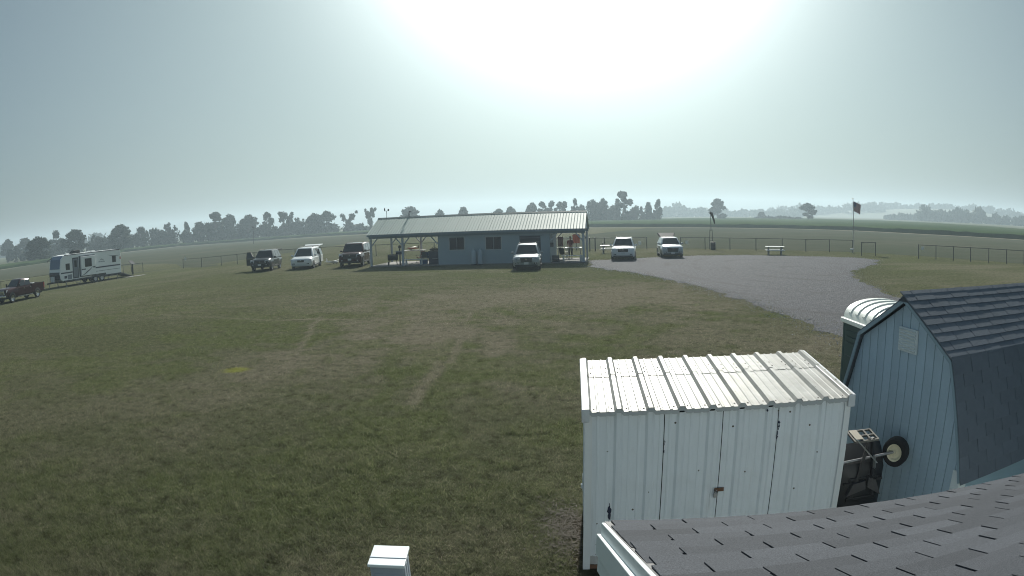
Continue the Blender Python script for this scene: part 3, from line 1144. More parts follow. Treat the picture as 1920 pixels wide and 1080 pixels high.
wall_panel('wall_panel', .004, .747, .05, SH0 - .005)
wall_panel('wall_panel', 1.936, SW - .004, .05, SH0 - .005)
dl = wall_panel('door', .756, 1.336, .06, SH0 - .03)
dr = wall_panel('door', 1.345, 1.927, .06, SH0 - .03)
for x0 in (0.0, SW):    # side walls
    mb = MB()
    sgn = -1 if x0 == 0 else 1
    ribbed(mb, rib_profile(.004, SD - .004, hgt=.012), lambda x, h, t: (x0 + sgn * h, x, t * (SH0 + (SH1 - SH0) * x / SD - .01)), (.03, 1.0), .004)
    mb.build('side_wall', PAINT_W, SHED)
mb = MB(); mb.bx(.01, SW - .01, SD - .004, SD, .03, SH1 - .01); mb.build('back_wall', PAINT_W, SHED)
for x0, sx in ((0, -1), (SW, 1)):
    mb = MB(); mb.bx(min(x0 - .022 * sx * -1, x0 + .05 * -sx), max(x0 - .022 * sx * -1, x0 + .05 * -sx), -.026, -.0215, .0, SH0 - .004)
    mb.bx(min(x0 + sx * .022, x0 + sx * .0165), max(x0 + sx * .022, x0 + sx * .0165), -.0212, .06, .0, SH0 - .004)
    mb.build('corner_trim', PAINT_TRIM, SHED)
mb = MB(); mb.bx(.005, SW - .005, -.012, .02, .0, .045); mb.build('base_rail', RUST, SHED)


def roof_z(y):
    return SH0 + (SH1 - SH0) * (y + .06) / (SD + .12) + .012


for (ya, yb, dz, key) in ((-.06, 1.12, 0, 'lower'), (1.0, SD + .06, .006, 'upper')):
    for k in range(3):
        x0, x1 = k * .9143 - (.02 if k == 0 else 0), (k + 1) * .9143 + (.03 if k < 2 else .02)
        mb = MB()
        segs = [ya + (yb - ya) * i / 6 for i in range(7)]
        rnd = random.Random(k + (9 if key == 'upper' else 0))
        wav = [rnd.uniform(-.0025, .0025) for _ in segs]
        ribbed(mb, rib_profile(x0, x1, hgt=.032, minor=.006), lambda x, h, t: (x, segs[t], roof_z(segs[t]) + h + dz + k * .0012 + wav[t] * .6), range(7), .0014)
        mb.build('roof_sheet', GALV, SHED)
mb = MB(); ribbed(mb, rib_profile(0, SW, hgt=.030, minor=.005), lambda x, h, t: (x, t, roof_z(t) + h - .002), (-.05, -.03), .045)
mb.build('closure_strip', M('closure_grey', (.42, .44, .45), .7), SHED)
for x0, w in ((-.05, .075), (SW - .03, .085)):
    mb = MB()
    mb.hexa([(x0, -.068, roof_z(-.068) - .1), (x0 + w, -.068, roof_z(-.068) - .1), (x0 + w, SD + .066, roof_z(SD + .066) - .1), (x0, SD + .066, roof_z(SD + .066) - .1)],
            [(x0, -.068, roof_z(-.068) + .032), (x0 + w, -.068, roof_z(-.068) + .032), (x0 + w, SD + .066, roof_z(SD + .066) + .032), (x0, SD + .066, roof_z(SD + .066) + .032)])
    mb.build('rake_trim', M('rake_trim_paint', (.56, .58, .60), .5, var=.12, scale=4, dirt=.25), SHED, bevel=.008)
scr = MB(); scr.lathe([(.0, 0), (.011, .0), (.0105, .002), (.006, .003), (.006, .007), (.0, .007)], 8)
scr_me = scr.mesh('screw', M('weathered_screw', (.10, .085, .07), .7, var=.3, scale=30))
for yy in (.02, 1.16, 1.3):
    for k in range(9):
        for dx in (.07, .235):
            piece('screw', scr_me, SHED, (k * .3048 + dx + random.uniform(-.006, .006), yy + random.uniform(-.02, .02), roof_z(yy) + (.008 if yy > 1 else .001)))
for k in range(1, 9):
    for yy in (.3, 1.33):
        piece('screw', scr_me, SHED, (k * .3048 + random.uniform(-.004, .004), yy + random.uniform(-.06, .06), roof_z(yy) + (.033 if yy > 1 else .027)))
for yy in (.1, .45, .8, 1.2, 1.5):
    piece('screw', scr_me, SHED, (SW + .018, yy, roof_z(yy) + .033))
for (xx, zz) in ((.11, .30), (.11, .18), (.11, .55), (.20, 1.35), (.86, 1.62), (1.12, 1.1), (1.45, 1.55), (1.62, 1.05), (2.3, 1.5), (2.42, 1.2), (1.93, 1.68), (.62, .9), (.47, .7), (2.06, 1.66), (1.0, .4), (2.2, .8)):
    piece('wall_screw', scr_me, SHED, (xx, -.001 if abs((xx / .3048) % 1 - .5) < .35 else -.018, zz), (R(90), 0, 0))
# hasp and padlock on the double door
mb = MB(); mb.bx(1.30, 1.40, -.026, -.019, .86, .90); mb.build('hasp', RUST, SHED, label='rusty hasp across the door gap')
pl = MB(); pl.bx(1.292, 1.332, -.048, -.028, .80, .85); plo = pl.build('padlock', STEEL, SHED, bevel=.004)
sh_ = MB(); sh_.tube([(1.30, -.038, .85), (1.30, -.038, .875), (1.312, -.038, .888), (1.324, -.038, .875), (1.324, -.038, .85)], .0045, 6); sh_.build('shackle', STEEL, plo, smooth=60)


def peel(x, z, w, h, seed, y=-.0075):
    rs = random.Random(seed)
    L, Rr = [], []
    k = 9
    for i in range(k):
        t = i / (k - 1)
        ww = w * (.35 + .65 * math.sin(math.pi * min(1, t * 1.1 + .12))) * rs.uniform(.6, 1.1)
        L.append((x - ww / 2 + rs.uniform(-.006, .006), z + h * (t - .5)))
        Rr.append((x + ww / 2 + rs.uniform(-.006, .006), z + h * (t - .5)))
    mb = MB()
    poly = L + Rr[::-1]
    mb.prism(poly, lambda p: (p[0], y, p[1]), lambda p: (p[0], y - .0015, p[1]))
    mb.build('peeled_patch', BARE, SHED)


peel(.235, .69, .045, .19, 1, -.006); peel(.228, .55, .024, .07, 2, -.006)
peel(1.94, 1.52, .022, .07, 3, -.0195); peel(1.93, 1.43, .02, .08, 4, -.0195); peel(1.937, 1.57, .03, .03, 5, -.0195)
peel(1.05, .42, .012, .05, 6, -.006); peel(.76, 1.42, .012, .05, 7, -.006); peel(.757, 1.33, .016, .03, 8, -.006); peel(1.8, 1.70, .014, .03, 10, -.0225)
mb = MB(); mb.bx(-.034, -.026, .35, .42, .78, .95); mb.bx(-.05, -.034, .36, .41, .80, .84); mb.build('side_bracket', PAINT_TRIM, SHED)

# ---------------------------------------------------------------- blue gambrel barn-style shed
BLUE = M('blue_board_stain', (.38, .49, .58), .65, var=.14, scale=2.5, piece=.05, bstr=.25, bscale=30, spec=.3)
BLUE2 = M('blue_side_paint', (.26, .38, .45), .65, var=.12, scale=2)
BARN_YAW = R(-85)
# local x runs along the gable wall from its far end to its near end, local -y... +y is into the building
BARN = thing('gambrel_barn', 'blue barn-style shed with gambrel shingle roof at the right', 'barn', (4.31, 7.02, 0), BARN_YAW)
BC, HB, HE, ZR, ZB, ZE = .92, .92, 1.36, 2.67, 2.16, 1.04     # centre, half-widths at break / eave, heights
BLEN = 3.7


def gambrel(s, grow=0.0):
    d = abs(s - BC)
    if d <= HB:
        return ZR - (ZR - ZB) * d / HB + grow
    return ZB - (ZB - ZE) * (d - HB) / (HE - HB) + grow


mb = MB()
poly = [(BC - HE + .04, .05), (BC + HE - .04, .05), (BC + HE - .04, ZE), (BC + HB - .02, ZB - .01), (BC, ZR - .02), (BC - HB + .02, ZB - .01), (BC - HE + .04, ZE)]
mb.prism(poly, lambda p: (p[0], .016, p[1]), lambda p: (p[0], BLEN, p[1]))
mb.build('wall_core', M('barn_groove_shade', (.03, .045, .06), .8), BARN)
s = BC - HE + .02
e = .165
g0 = -.0 - 5 * e
edges = [g0 + i * e for i in range(0, 32)]
for a, b in zip(edges[:-1], edges[1:]):
    a2, b2 = max(a + .0065, BC - HE + .03), min(b - .0065, BC + HE - .03)
    if b2 - a2 < .02:
        continue
    tops = [(b2, gambrel(b2, -.03))]
    for k in (BC + HB, BC, BC - HB):
        if a2 < k < b2:
            tops.append((k, gambrel(k, -.03)))
    tops.append((a2, gambrel(a2, -.03)))
    mb = MB()
    mb.prism([(a2, .06), (b2, .06)] + tops, lambda p: (p[0], 0, p[1]), lambda p: (p[0], .0155, p[1]))
    mb.build('board', BLUE, BARN)
# side wall below the near eave
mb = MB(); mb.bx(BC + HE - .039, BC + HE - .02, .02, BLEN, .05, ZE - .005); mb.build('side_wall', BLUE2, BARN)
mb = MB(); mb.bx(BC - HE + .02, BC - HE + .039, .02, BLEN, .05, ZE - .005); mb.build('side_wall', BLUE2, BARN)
mb = MB(); mb.bx(BC + HE - .15, BC + HE - .018, -.018, -.001, .05, ZE + .02); mb.bx(BC + HE - .0195, BC + HE - .002, -.0175, .11, .05, ZE - .03)
mb.build('corner_board', M('barn_white_trim', (.62, .68, .70), .6, var=.08), BARN)
mb = MB(); mb.hexa([(.80, -.03, 2.10), (1.16, -.03, 2.10), (1.16, -.001, 2.10), (.80, -.001, 2.10)], [(.80, -.03, 2.37), (1.16, -.03, 2.37), (1.16, -.001, 2.37), (.80, -.001, 2.37)])
vent = mb.build('gable_vent', M('vent_white', (.60, .66, .68), .6, var=.08), BARN, bevel=.004)
for i in range(7):
    mb = MB(); mb.box((.98, -.034, 2.13 + i * .036), (.32, .012, .020), rot=Matrix.Rotation(R(35), 3, 'X'))
    mb.build('louvre', MATS['vent_white'], vent)
SHINGLE_B = M('barn_shingles', (.14, .165, .195), .9, var=.2, scale=6, piece=.06, bstr=.7, bscale=120, spec=.2)
SHINGLE_L = SHINGLE_B


def slope_frame(p0, p1):
    """Local frame on a roof slope: returns function (u along, v up-slope, n out) -> point for a slope from eave p0 to top p1 in (s,z)."""
    ds, dz = p1[0] - p0[0], p1[1] - p0[1]
    L = math.hypot(ds, dz)
    ds, dz = ds / L, dz / L
    ns, nz = (-dz, ds) if ds > 0 else (dz, -ds)
    if nz < 0:
        ns, nz = -ns, -nz
    return L, (ds, dz), (ns, nz)


def barn_slope(p0, p1, shingled, part):
    L, (ds, dz), (ns, nz) = slope_frame(p0, p1)

    def at(u, v, n):
        return (p0[0] + ds * v + ns * n, u, p0[1] + dz * v + nz * n)
    mb = MB()
    mb.hexa([at(-.07, 0, 0), at(BLEN + .07, 0, 0), at(BLEN + .07, L, 0), at(-.07, L, 0)], [at(-.07, 0, .02), at(BLEN + .07, 0, .02), at(BLEN + .07, L, .02), at(-.07, L, .02)])
    rd = mb.build(part, SHINGLE_L, BARN)
    if shingled:
        ex, tw = .143, .333
        rows = int(math.ceil(L / ex))
        # one tab, built in slope space and shared
        tb = MB()
        tb.hexa([(0, 0, .0), (tw - .008, 0, .0), (tw - .008, ex * 1.35, -.006), (0, ex * 1.35, -.006)], [(0, 0, .013), (tw - .008, 0, .013), (tw - .008, ex * 1.35, .004), (0, ex * 1.35, .004)])
        me = tb.mesh('shingle', SHINGLE_B)
        tb = MB()
        hwid = tw / 2 - .008
        tb.hexa([(0, 0, .0), (hwid, 0, .0), (hwid, ex * 1.35, -.006), (0, ex * 1.35, -.006)], [(0, 0, .013), (hwid, 0, .013), (hwid, ex * 1.35, .004), (0, ex * 1.35, .004)])
        half = tb.mesh('shingle', SHINGLE_B)
        # matrix from slope space (x=u, y=v, z=n) to barn local
        Mx = Matrix(((0, ds, ns, 0), (1, 0, 0, 0), (0, dz, nz, 0), (0, 0, 0, 1)))
        for r in range(rows):
            off = (r % 2) * tw / 2
            if off:
                o = bpy.data.objects.new('shingle', half)
                col.objects.link(o)
                o.parent = rd
                o.matrix_local = Matrix.Translation(at(-.085, r * ex - .02, .0215)) @ Mx
            u = -.085 - off
            while u < BLEN + .07 - .1:
                if u > -.09:
                    o = bpy.data.objects.new('shingle', me)
                    col.objects.link(o)
                    o.parent = rd
                    T = Matrix.Translation(at(u + (0 if u > -.09 else 0), r * ex - .02, .0215 + random.uniform(0, .0025)))
                    o.matrix_local = T @ Mx @ Matrix.Rotation(random.uniform(-.004, .004), 4, 'Z')
                u += tw
    return rd


barn_slope((BC + HB + .02, ZB + .01), (BC, ZR + .035), True, 'roof_upper')
barn_slope((BC + HE + .05, ZE - .06), (BC + HB + .03, ZB + .01), True, 'roof_lower')
barn_slope((BC - HB - .02, ZB + .01), (BC, ZR + .035), False, 'roof_upper')
barn_slope((BC - HE - .05, ZE - .06), (BC - HB - .03, ZB + .01), False, 'roof_lower')
TRIMB = M('barn_rake_trim', (.24, .33, .39), .6, var=.1)
for sg in (1, -1):
    mb = MB()
    for (a, b) in (((BC + sg * (HE + .045), ZE - .06), (BC + sg * (HB + .02), ZB)), ((BC + sg * (HB + .018), ZB + .003), (BC, ZR + .02))):
        L, (ds, dz), (ns, nz) = slope_frame(a, b)
        mb.hexa([(a[0] - ns * .03, -.078, a[1] - nz * .03), (b[0] - ns * .03, -.078, b[1] - nz * .03), (b[0] - ns * .03, -.058, b[1] - nz * .03), (a[0] - ns * .03, -.058, a[1] - nz * .03)],
                [(a[0] + ns * .012, -.078, a[1] + nz * .012), (b[0] + ns * .012, -.078, b[1] + nz * .012), (b[0] + ns * .012, -.058, b[1] + nz * .012), (a[0] + ns * .012, -.058, a[1] + nz * .012)])
    mb.build('rake_board', TRIMB, BARN)
mb = MB(); mb.prism([(BC - .1, ZR + .03 - .05 + .012), (BC, ZR + .075), (BC + .1, ZR + .03 - .05 + .012), (BC + .1, ZR - .005 + .012), (BC, ZR + .05), (BC - .1, ZR - .005 + .012)], lambda p: (p[0], -.08, p[1]), lambda p: (p[0], BLEN + .08, p[1]))
mb.build('ridge_cap', SHINGLE_B, BARN)

# ---------------------------------------------------------------- house roof below the camera
ROOF_YAW = R(-.7)
HOUSE = thing('house_roof', 'grey shingled house roof corner with white vinyl trim, closest to the camera', 'roof', (.375, 2.44, 2.35), ROOF_YAW)
HOUSE.rotation_euler = (0, R(4.36), ROOF_YAW)
RP = .314         # rise per run towards the camera
cs = 1 / math.hypot(1, RP)
RW, RL = 5.0, 2.4      # along the eave, up the slope


def house_at(u, v, n):
    # u along eave (+x), v up the slope (towards -y and up), n outwards
    return (u, -v * cs - n * RP * cs * -1 * 0 + n * RP * cs, v * RP * cs + n * cs)


SHINGLE_H = None


def shingle_mat():
    m, nt, bs = nodes_of('house_shingles')
    v = objco(nt)
    p = pos(nt)
    oi = nt.nodes.new('ShaderNodeObjectInfo')
    g = noise(nt, 170, 3, .8, p)
    n2 = noise(nt, 3.2, 4, .6, p)
    c = mix_col(nt, ramp(nt, g, .3, .72), (.026, .030, .037), (.095, .103, .120))
    c = mix_col(nt, math_node(nt, 'MULTIPLY', ramp(nt, n2, .4, .7), .4), c, (.055, .060, .070))
    hs = nt.nodes.new('ShaderNodeHueSaturation')
    k = math_node(nt, 'MULTIPLY_ADD', oi.outputs['Random'], .42)
    k.node.inputs[2].default_value = .79
    nt.links.new(k, hs.inputs['Value'])
    nt.links.new(c, hs.inputs['Color'])
    nt.links.new(hs.outputs[0], bs.inputs['Base Color'])
    bs.inputs['Roughness'].default_value = .92
    bs.inputs['Specular IOR Level'].default_value = .25
    bump(nt, bs, g, .8, .004)
    return m


SHINGLE_H = shingle_mat()
VINYL = M('white_vinyl', (.66, .72, .74), .45, var=.05, scale=2, dirt=.12, dirt_col=(.4, .42, .42))
mb = MB()
mb.hexa([house_at(0, 0, -.03), house_at(RW, 0, -.03), house_at(RW, RL, -.03), house_at(0, RL, -.03)], [house_at(0, 0, .0), house_at(RW, 0, .0), house_at(RW, RL, 0), house_at(0, RL, 0)])
deck = mb.build('roof_deck', M('roof_deck_felt', (.03, .03, .035), .95), HOUSE)
ex, tw = .127, .305
tb = MB()
gap = .009
tb.hexa([(gap / 2, 0, .0), (tw - gap / 2, 0, 0), (tw - gap / 2, ex * 1.5, -.0045), (gap / 2, ex * 1.5, -.0045)], [(gap / 2, .001, .0095), (tw - gap / 2, .001, .0085), (tw - gap / 2, ex * 1.5, .0018), (gap / 2, ex * 1.5, .0018)])
tab_me = tb.mesh('shingle', SHINGLE_H)
# below each cut-out shows the course underneath: a full-width under-strip per course
FM = Matrix(((1, 0, 0, 0), (0, -cs, RP * cs, 0), (0, RP * cs, cs, 0), (0, 0, 0, 1)))
rows = int(RL / ex)
cnt = 0
rnd = random.Random(3)
for r in range(rows):
    off = (r % 2) * tw / 2 + (r % 3) * .012
    mbs = MB()
    k = 0
    u = -off
    while u < RW - .02:
        lo, hi = u, u + tw
        if hi > .03 and cnt < 298 and lo < 3.15:
            if lo < -.02:      # cut at the rake
                cb = MB()
                x0 = -.015
                cb.hexa([(x0 - lo, 0, 0), (tw - gap / 2, 0, 0), (tw - gap / 2, ex * 1.5, -.0045), (x0 - lo, ex * 1.5, -.0045)], [(x0 - lo, .001, .0068), (tw - gap / 2, .001, .0068), (tw - gap / 2, ex * 1.5, .0018), (x0 - lo, ex * 1.5, .0018)])
                me = cb.mesh('shingle', SHINGLE_H)
            else:
                me = tab_me
            o = bpy.data.objects.new('shingle', me)
            col.objects.link(o)
            o.parent = HOUSE
            T = Matrix.Translation(house_at(lo, r * ex - .012, .0065 + rnd.uniform(0, .0012)))
            o.matrix_local = T @ FM @ Matrix.Rotation(rnd.uniform(-.007, .007), 4, 'Z') @ Matrix.Rotation(rnd.uniform(-.006, .006), 4, 'Y')
            cnt += 1
        elif hi > .03 and lo > -.02:
            a = house_at(lo + gap / 2, r * ex - .012, .0065); b = house_at(hi - gap / 2, r * ex - .012, .0065)
            c_ = house_at(hi - gap / 2, r * ex + ex * 1.5, .002); d_ = house_at(lo + gap / 2, r * ex + ex * 1.5, .002)
            a2 = house_at(lo + gap / 2, r * ex - .011, .0133); b2 = house_at(hi - gap / 2, r * ex - .011, .0133)
            c2 = house_at(hi - gap / 2, r * ex + ex * 1.5, .0083); d2 = house_at(lo + gap / 2, r * ex + ex * 1.5, .0083)
            mbs.hexa([a, b, c_, d_], [a2, b2, c2, d2])
            k += 1
        u += tw
    if k:
        o = mbs.build('shingle_course', SHINGLE_H, HOUSE)
        o['kind'] = 'stuff'
# rake fascia in vinyl-clad steps, eave fascia, soffit, gable siding
for (x0, x1, n0, n1) in ((-.035, .0, -.062, .004), (-.052, -.036, -.135, -.045), (-.04, -.022, -.215, -.136)):
    mb = MB()
    mb.hexa([house_at(x0, -.02, n0), house_at(x1, -.02, n0), house_at(x1, RL, n0), house_at(x0, RL, n0)], [house_at(x0, -.02, n1), house_at(x1, -.02, n1), house_at(x1, RL, n1), house_at(x0, RL, n1)])
    mb.build('rake_fascia', VINYL, HOUSE, bevel=.003)
mb = MB(); mb.hexa([house_at(-.02, -.035, .0035), house_at(.012, -.035, .0035), house_at(.012, RL, .0035), house_at(-.02, RL, .0035)], [house_at(-.02, -.035, .0062), house_at(.012, -.035, .0062), house_at(.012, RL, .0062), house_at(-.02, RL, .0062)])
mb.build('drip_edge', M('drip_edge_dark', (.03, .03, .035), .5), HOUSE)
mb = MB(); mb.bx(-.02, RW, -.012, .012, -.19, -.018); mb.build('eave_fascia', VINYL, HOUSE)
for i in range(20):
    z1 = -2.3 + i * .11
    if z1 + .108 > .45:
        break
    # lap siding of the gable, each course clipped by the roof slope
    y_at = lambda z: min(-.32, -(z + .26) / RP)
    ya, yb = y_at(z1), y_at(z1 + .108)
    mb = MB()
    mb.hexa([(-.012, -2.2, z1), (.012, -2.2, z1), (.012, ya, z1), (-.012, ya, z1)], [(.002, -2.2, z1 + .108), (.012, -2.2, z1 + .108), (.012, yb, z1 + .108), (.002, yb, z1 + .108)])
    mb.build('siding_board', VINYL, HOUSE)
mb = MB(); mb.bx(.015, RW, -2.2, -.33, -2.35, -.24); mb.build('wall', VINYL, HOUSE)
mb = MB(); mb.bx(-.0, RW, -.33, .0, -.222, -.205); mb.build('soffit', VINYL, HOUSE)

# ---------------------------------------------------------------- utility pedestal at the bottom edge
PED = thing('utility_pedestal', 'pale metal utility box with sloped lid at the bottom edge of the lawn', 'utility box', (-1.125, 4.93, 0), R(0))
BOXM = M('pedestal_shell', (.36, .40, .46), .5, var=.08, scale=3, dirt=.2)
LID = M('pedestal_lid', (.72, .78, .80), .4, var=.05, scale=3)
mb = MB(); mb.bx(-.145, .145, -.155, .155, 0, .775); mb.build('cabinet', BOXM, PED, bevel=.006)
mb = MB(); mb.hexa([(-.16, -.175, .77), (.16, -.175, .77), (.16, .17, .785), (-.16, .17, .785)], [(-.16, -.175, .80), (.16, -.175, .80), (.16, .17, .815), (-.16, .17, .815)])
lid = mb.build('lid', LID, PED, bevel=.006)
mb = MB(); mb.bx(-.158, .158, -.052, -.044, .8062, .811); mb.build('lid_seam', BOXM, lid)
for yy in (-.09, 0.0, .09):
    mb = MB(); mb.bx(.1455, .152, yy - .022, yy + .022, .05, .74); mb.build('side_rib', M('pedestal_rib', (.55, .60, .66), .5, var=.06), PED, bevel=.002)
mb = MB(); mb.bx(-.11, .11, -.162, -.1555, .1, .7); dd = mb.build('door', BOXM, PED, bevel=.003)
mb = MB(); mb.cyl((.085, -.162, .42), (.085, -.17, .42), .012, n=10); mb.build('lock', STEEL, dd)

# ---------------------------------------------------------------- portable toilet behind the barn
POT = thing('portable_toilet', 'dark green portable toilet with white domed roof behind the blue barn', 'portable toilet', (5.42, 8.1, 0), R(-3))
PG = M('toilet_green_plastic', (.028, .060, .062), .5, var=.12, scale=2)
PWH = M('toilet_roof_white', (.72, .75, .72), .45, var=.05, scale=3)
hw, hd = .53, .54
mb = MB(); mb.bx(-hw, hw, -hd, hd, .12, 2.02); mb.build('cabin', PG, POT, bevel=.02)
mb = MB(); mb.bx(-hw - .02, hw + .02, -hd - .02, hd + .02, .0, .12); mb.build('skid_base', M('toilet_base', (.03, .03, .032), .6), POT)
mb = MB(); mb.bx(-hw - .012, -hw - .0005, -hd + .12, hd - .12, .3, 1.55); mb.build('side_panel', M('toilet_panel', (.022, .05, .052), .5), POT, bevel=.004)
for i in range(3):
    mb = MB(); mb.bx(-hw - .018, -hw - .0005, -hd + .15, hd - .15, 1.70 + i * .085, 1.75 + i * .085); mb.build('vent_louvre', PG, POT)
for sx in (-1, 1):
    for sy in (-1, 1):
        mb = MB(); mb.bx(sx * (hw - .03) - .035, sx * (hw - .03) + .035, sy * (hd - .03) - .035, sy * (hd - .03) + .035, .12, 2.03); mb.build('corner_post', PG, POT, bevel=.01)
mb = MB(); mb.bx(-hw - .04, hw + .04, -hd - .04, hd + .04, 2.02, 2.09)
rf = mb.build('roof', PWH, POT, bevel=.012)
mb = MB()
arc = [(-hw * 1.0, 2.085)] + [(math.cos(math.pi * (1 - i / 14)) * hw, 2.085 + .27 * math.sin(math.pi * i / 14) ** .8) for i in range(1, 14)] + [(hw, 2.085)]
mb.prism(arc, lambda p: (p[0], -hd, p[1]), lambda p: (p[0], hd, p[1]))
mb.build('dome', M('toilet_dome_translucent', (.66, .70, .66), .5, var=.06, scale=2), rf, smooth=30)
for yy in (-.36, -.12, .12, .36):
    mb = MB()
    mb.prism([(x * 1.004, z + .02) for x, z in arc[1:-1]] + [(x, z - .004) for x, z in arc[1:-1]][::-1], lambda p: (p[0], yy - .035, p[1]), lambda p: (p[0], yy + .035, p[1]))
    mb.build('roof_rib', PWH, rf, smooth=30)
mb = MB(); mb.bx(-.30, .30, hd + .0005, hd + .02, .2, 1.95); dd = mb.build('door', PWH, POT); mb = MB(); mb.bx(.2, .26, hd + .02, hd + .05, 1.0, 1.12); mb.build('handle', DARK, dd)

# ---------------------------------------------------------------- tow-behind cart stood on end between the sheds
CART = thing('garden_cart', 'black tow-behind garden cart stood on end against the blue barn', 'cart', (3.80, 6.0, 0), R(-5.2))
TUB = M('black_poly_tub', (.012, .013, .016), .42, var=.15, scale=4)
TYRE = M('tyre_rubber', (.018, .018, .02), .85, var=.2, scale=12, bstr=.3, bscale=40)
CREAM = M('cream_rim', (.72, .66, .48), .5, var=.15, scale=8, dirt=.3)
mb = MB()   # tub standing on its tail: opening faces away from the camera
rings = []
for (y, w, z0, z1) in ((-.20, .22, .10, .86), (-.16, .28, .04, .94), (.0, .33, .015, 1.02), (.14, .36, .0, 1.08)):
    ring = []
    for (cx, cz, sx, sz) in ((1, 0, 1, -1), (1, 1, 1, 1), (-1, 1, -1, 1), (-1, 0, -1, -1)):
        for a in ((0, 1, 2) if True else ()):
            t = {(1, 0): -math.pi / 2, (1, 1): 0, (-1, 1): math.pi / 2, (-1, 0): math.pi}[(cx, cz)] + a * math.pi / 4
            rr = .07
            ring.append((cx * (w - rr) + rr * math.cos(t), y, (z1 - rr if cz else z0 + rr) + rr * math.sin(t)))
    rings.append(ring)
mb.loft(rings)
tub = mb.build('tub', TUB, CART, smooth=35)
for zz in (.25, .5, .74):
    mb = MB(); mb.bx(-.2, .2, -.218, -.19, zz, zz + .05); mb.build('tub_rib', TUB, tub, bevel=.01)
mb = MB(); mb.bx(-.12, .10, -.2035, -.2005, .145, .158); mb.bx(.03, .11, -.2035, -.2005, .165, .185); mb.build('faded_marking', M('faded_red_print', (.10, .05, .06), .6), tub)
mb = MB(); mb.tube([(-.34, -.16, .97), (.43, -.16, 1.02)], .017, 8); mb.build('axle', STEEL, CART, smooth=60)
mb = MB()
mb.beam((-.12, -.2, .55), (-.02, -.24, 1.26), .035, .035); mb.beam((.16, -.2, .55), (.02, -.24, 1.26), .035, .035); mb.beam((-.26, -.2, .72), (.26, -.2, .74), .03, .03)
mb.build('frame', BLACKSTEEL, CART)
mb = MB()
for a, b in (((-0.212, -0.264, 1.240), (-0.212, 0.000, 1.270)), ((0.092, -0.264, 1.240), (0.092, 0.000, 1.270)), ((-0.212, -0.264, 1.240), (0.092, -0.264, 1.240)), ((-0.212, 0.000, 1.270), (0.092, 0.000, 1.270)), ((-0.100, -0.264, 1.240), (-0.100, 0.000, 1.270)), ((-0.004, -0.264, 1.240), (-0.004, 0.000, 1.270)), ((-0.212, -0.136, 1.255), (0.092, -0.136, 1.255))):
    mb.beam(a, b, .022, .022)
mb.build('rack', M('dull_steel', (.16, .155, .14), .5, metal=.3, var=.2, scale=10), CART)
mb = MB(); mb.hexa([(-0.204, -0.256, 1.262), (-0.108, -0.256, 1.262), (-0.108, -0.016, 1.288), (-0.204, -0.016, 1.288)], [(-0.204, -0.256, 1.268), (-0.108, -0.256, 1.268), (-0.108, -0.016, 1.294), (-0.204, -0.016, 1.294)]); mb.build('rack_plate', M('pale_plate', (.34, .31, .25), .5, var=.15), CART)
mb = MB(); mb.beam((-.24, -.34, 1.30), (.10, -.30, .98), .022, .012); mb.beam((.06, -.28, 1.06), (.10, -.25, .9), .03, .02); mb.build('lever', M('bright_steel', (.55, .55, .55), .3, metal=.8), CART)
mb = MB(); mb.hexa([(-.22, -.27, .60), (.02, -.27, .66), (.02, -.21, .66), (-.22, -.21, .60)], [(-.16, -.27, .74), (.0, -.27, .76), (.0, -.21, .76), (-.16, -.21, .74)])
mb.hexa([(.04, -.27, .68), (.24, -.27, .56), (.24, -.21, .56), (.04, -.21, .68)], [(.04, -.27, .80), (.14, -.27, .76), (.14, -.21, .76), (.04, -.21, .80)])
mb.build('bracket_plate', M('scuffed_bracket', (.12, .115, .12), .35, metal=.5, var=.25, scale=12), CART)


def wheel(parent, c, axis, rad, width, tyre=TYRE, rim=CREAM, spokes=0, n=22):
    """A wheel: tyre with rounded tread and a dished rim, axle along x (local)."""
    h = width / 2
    mb = MB()
    mb.lathe([(rad * .58, -h * .8), (rad * .74, -h), (rad * .92, -h * .9), (rad, -h * .55), (rad, h * .55), (rad * .92, h * .9), (rad * .74, h), (rad * .58, h * .8), (rad * .58, -h * .8)], n, 'x', caps=False)
    w = thing_part('wheel', parent, c)
    mb.build('tyre', tyre, w, smooth=40)
    mb = MB()
    for sgn in (-1, 1):
        mb.lathe([(0, sgn * h * .55), (rad * .14, sgn * h * .6), (rad * .16, sgn * h * .45), (rad * .44, sgn * h * .35), (rad * .5, sgn * h * .75), (rad * .6, sgn * h * .85), (rad * .6, sgn * h * .5), (0, sgn * h * .2)], n, 'x')
    for i in range(spokes):
        t = 2 * math.pi * i / spokes
        for sgn in (-1, 1):
            mb.beam((sgn * h * .62, .12 * rad * math.cos(t), .12 * rad * math.sin(t)), (sgn * h * .78, .56 * rad * math.cos(t), .56 * rad * math.sin(t)), rad * .14, h * .2, up=(1, 0, 0))
    mb.build('rim', rim, w, smooth=40)
    return w


def thing_part(name, parent, loc, rz=0.0):
    o = bpy.data.objects.new(name, None)
    o.empty_display_size = .05
    col.objects.link(o)
    o.parent = parent
    o.location = loc
    o.rotation_euler = (0, 0, rz)
    return o


wheel(CART, (.43, -.16, 1.02), 'x', .175, .14).rotation_euler = (0, 0, R(38))

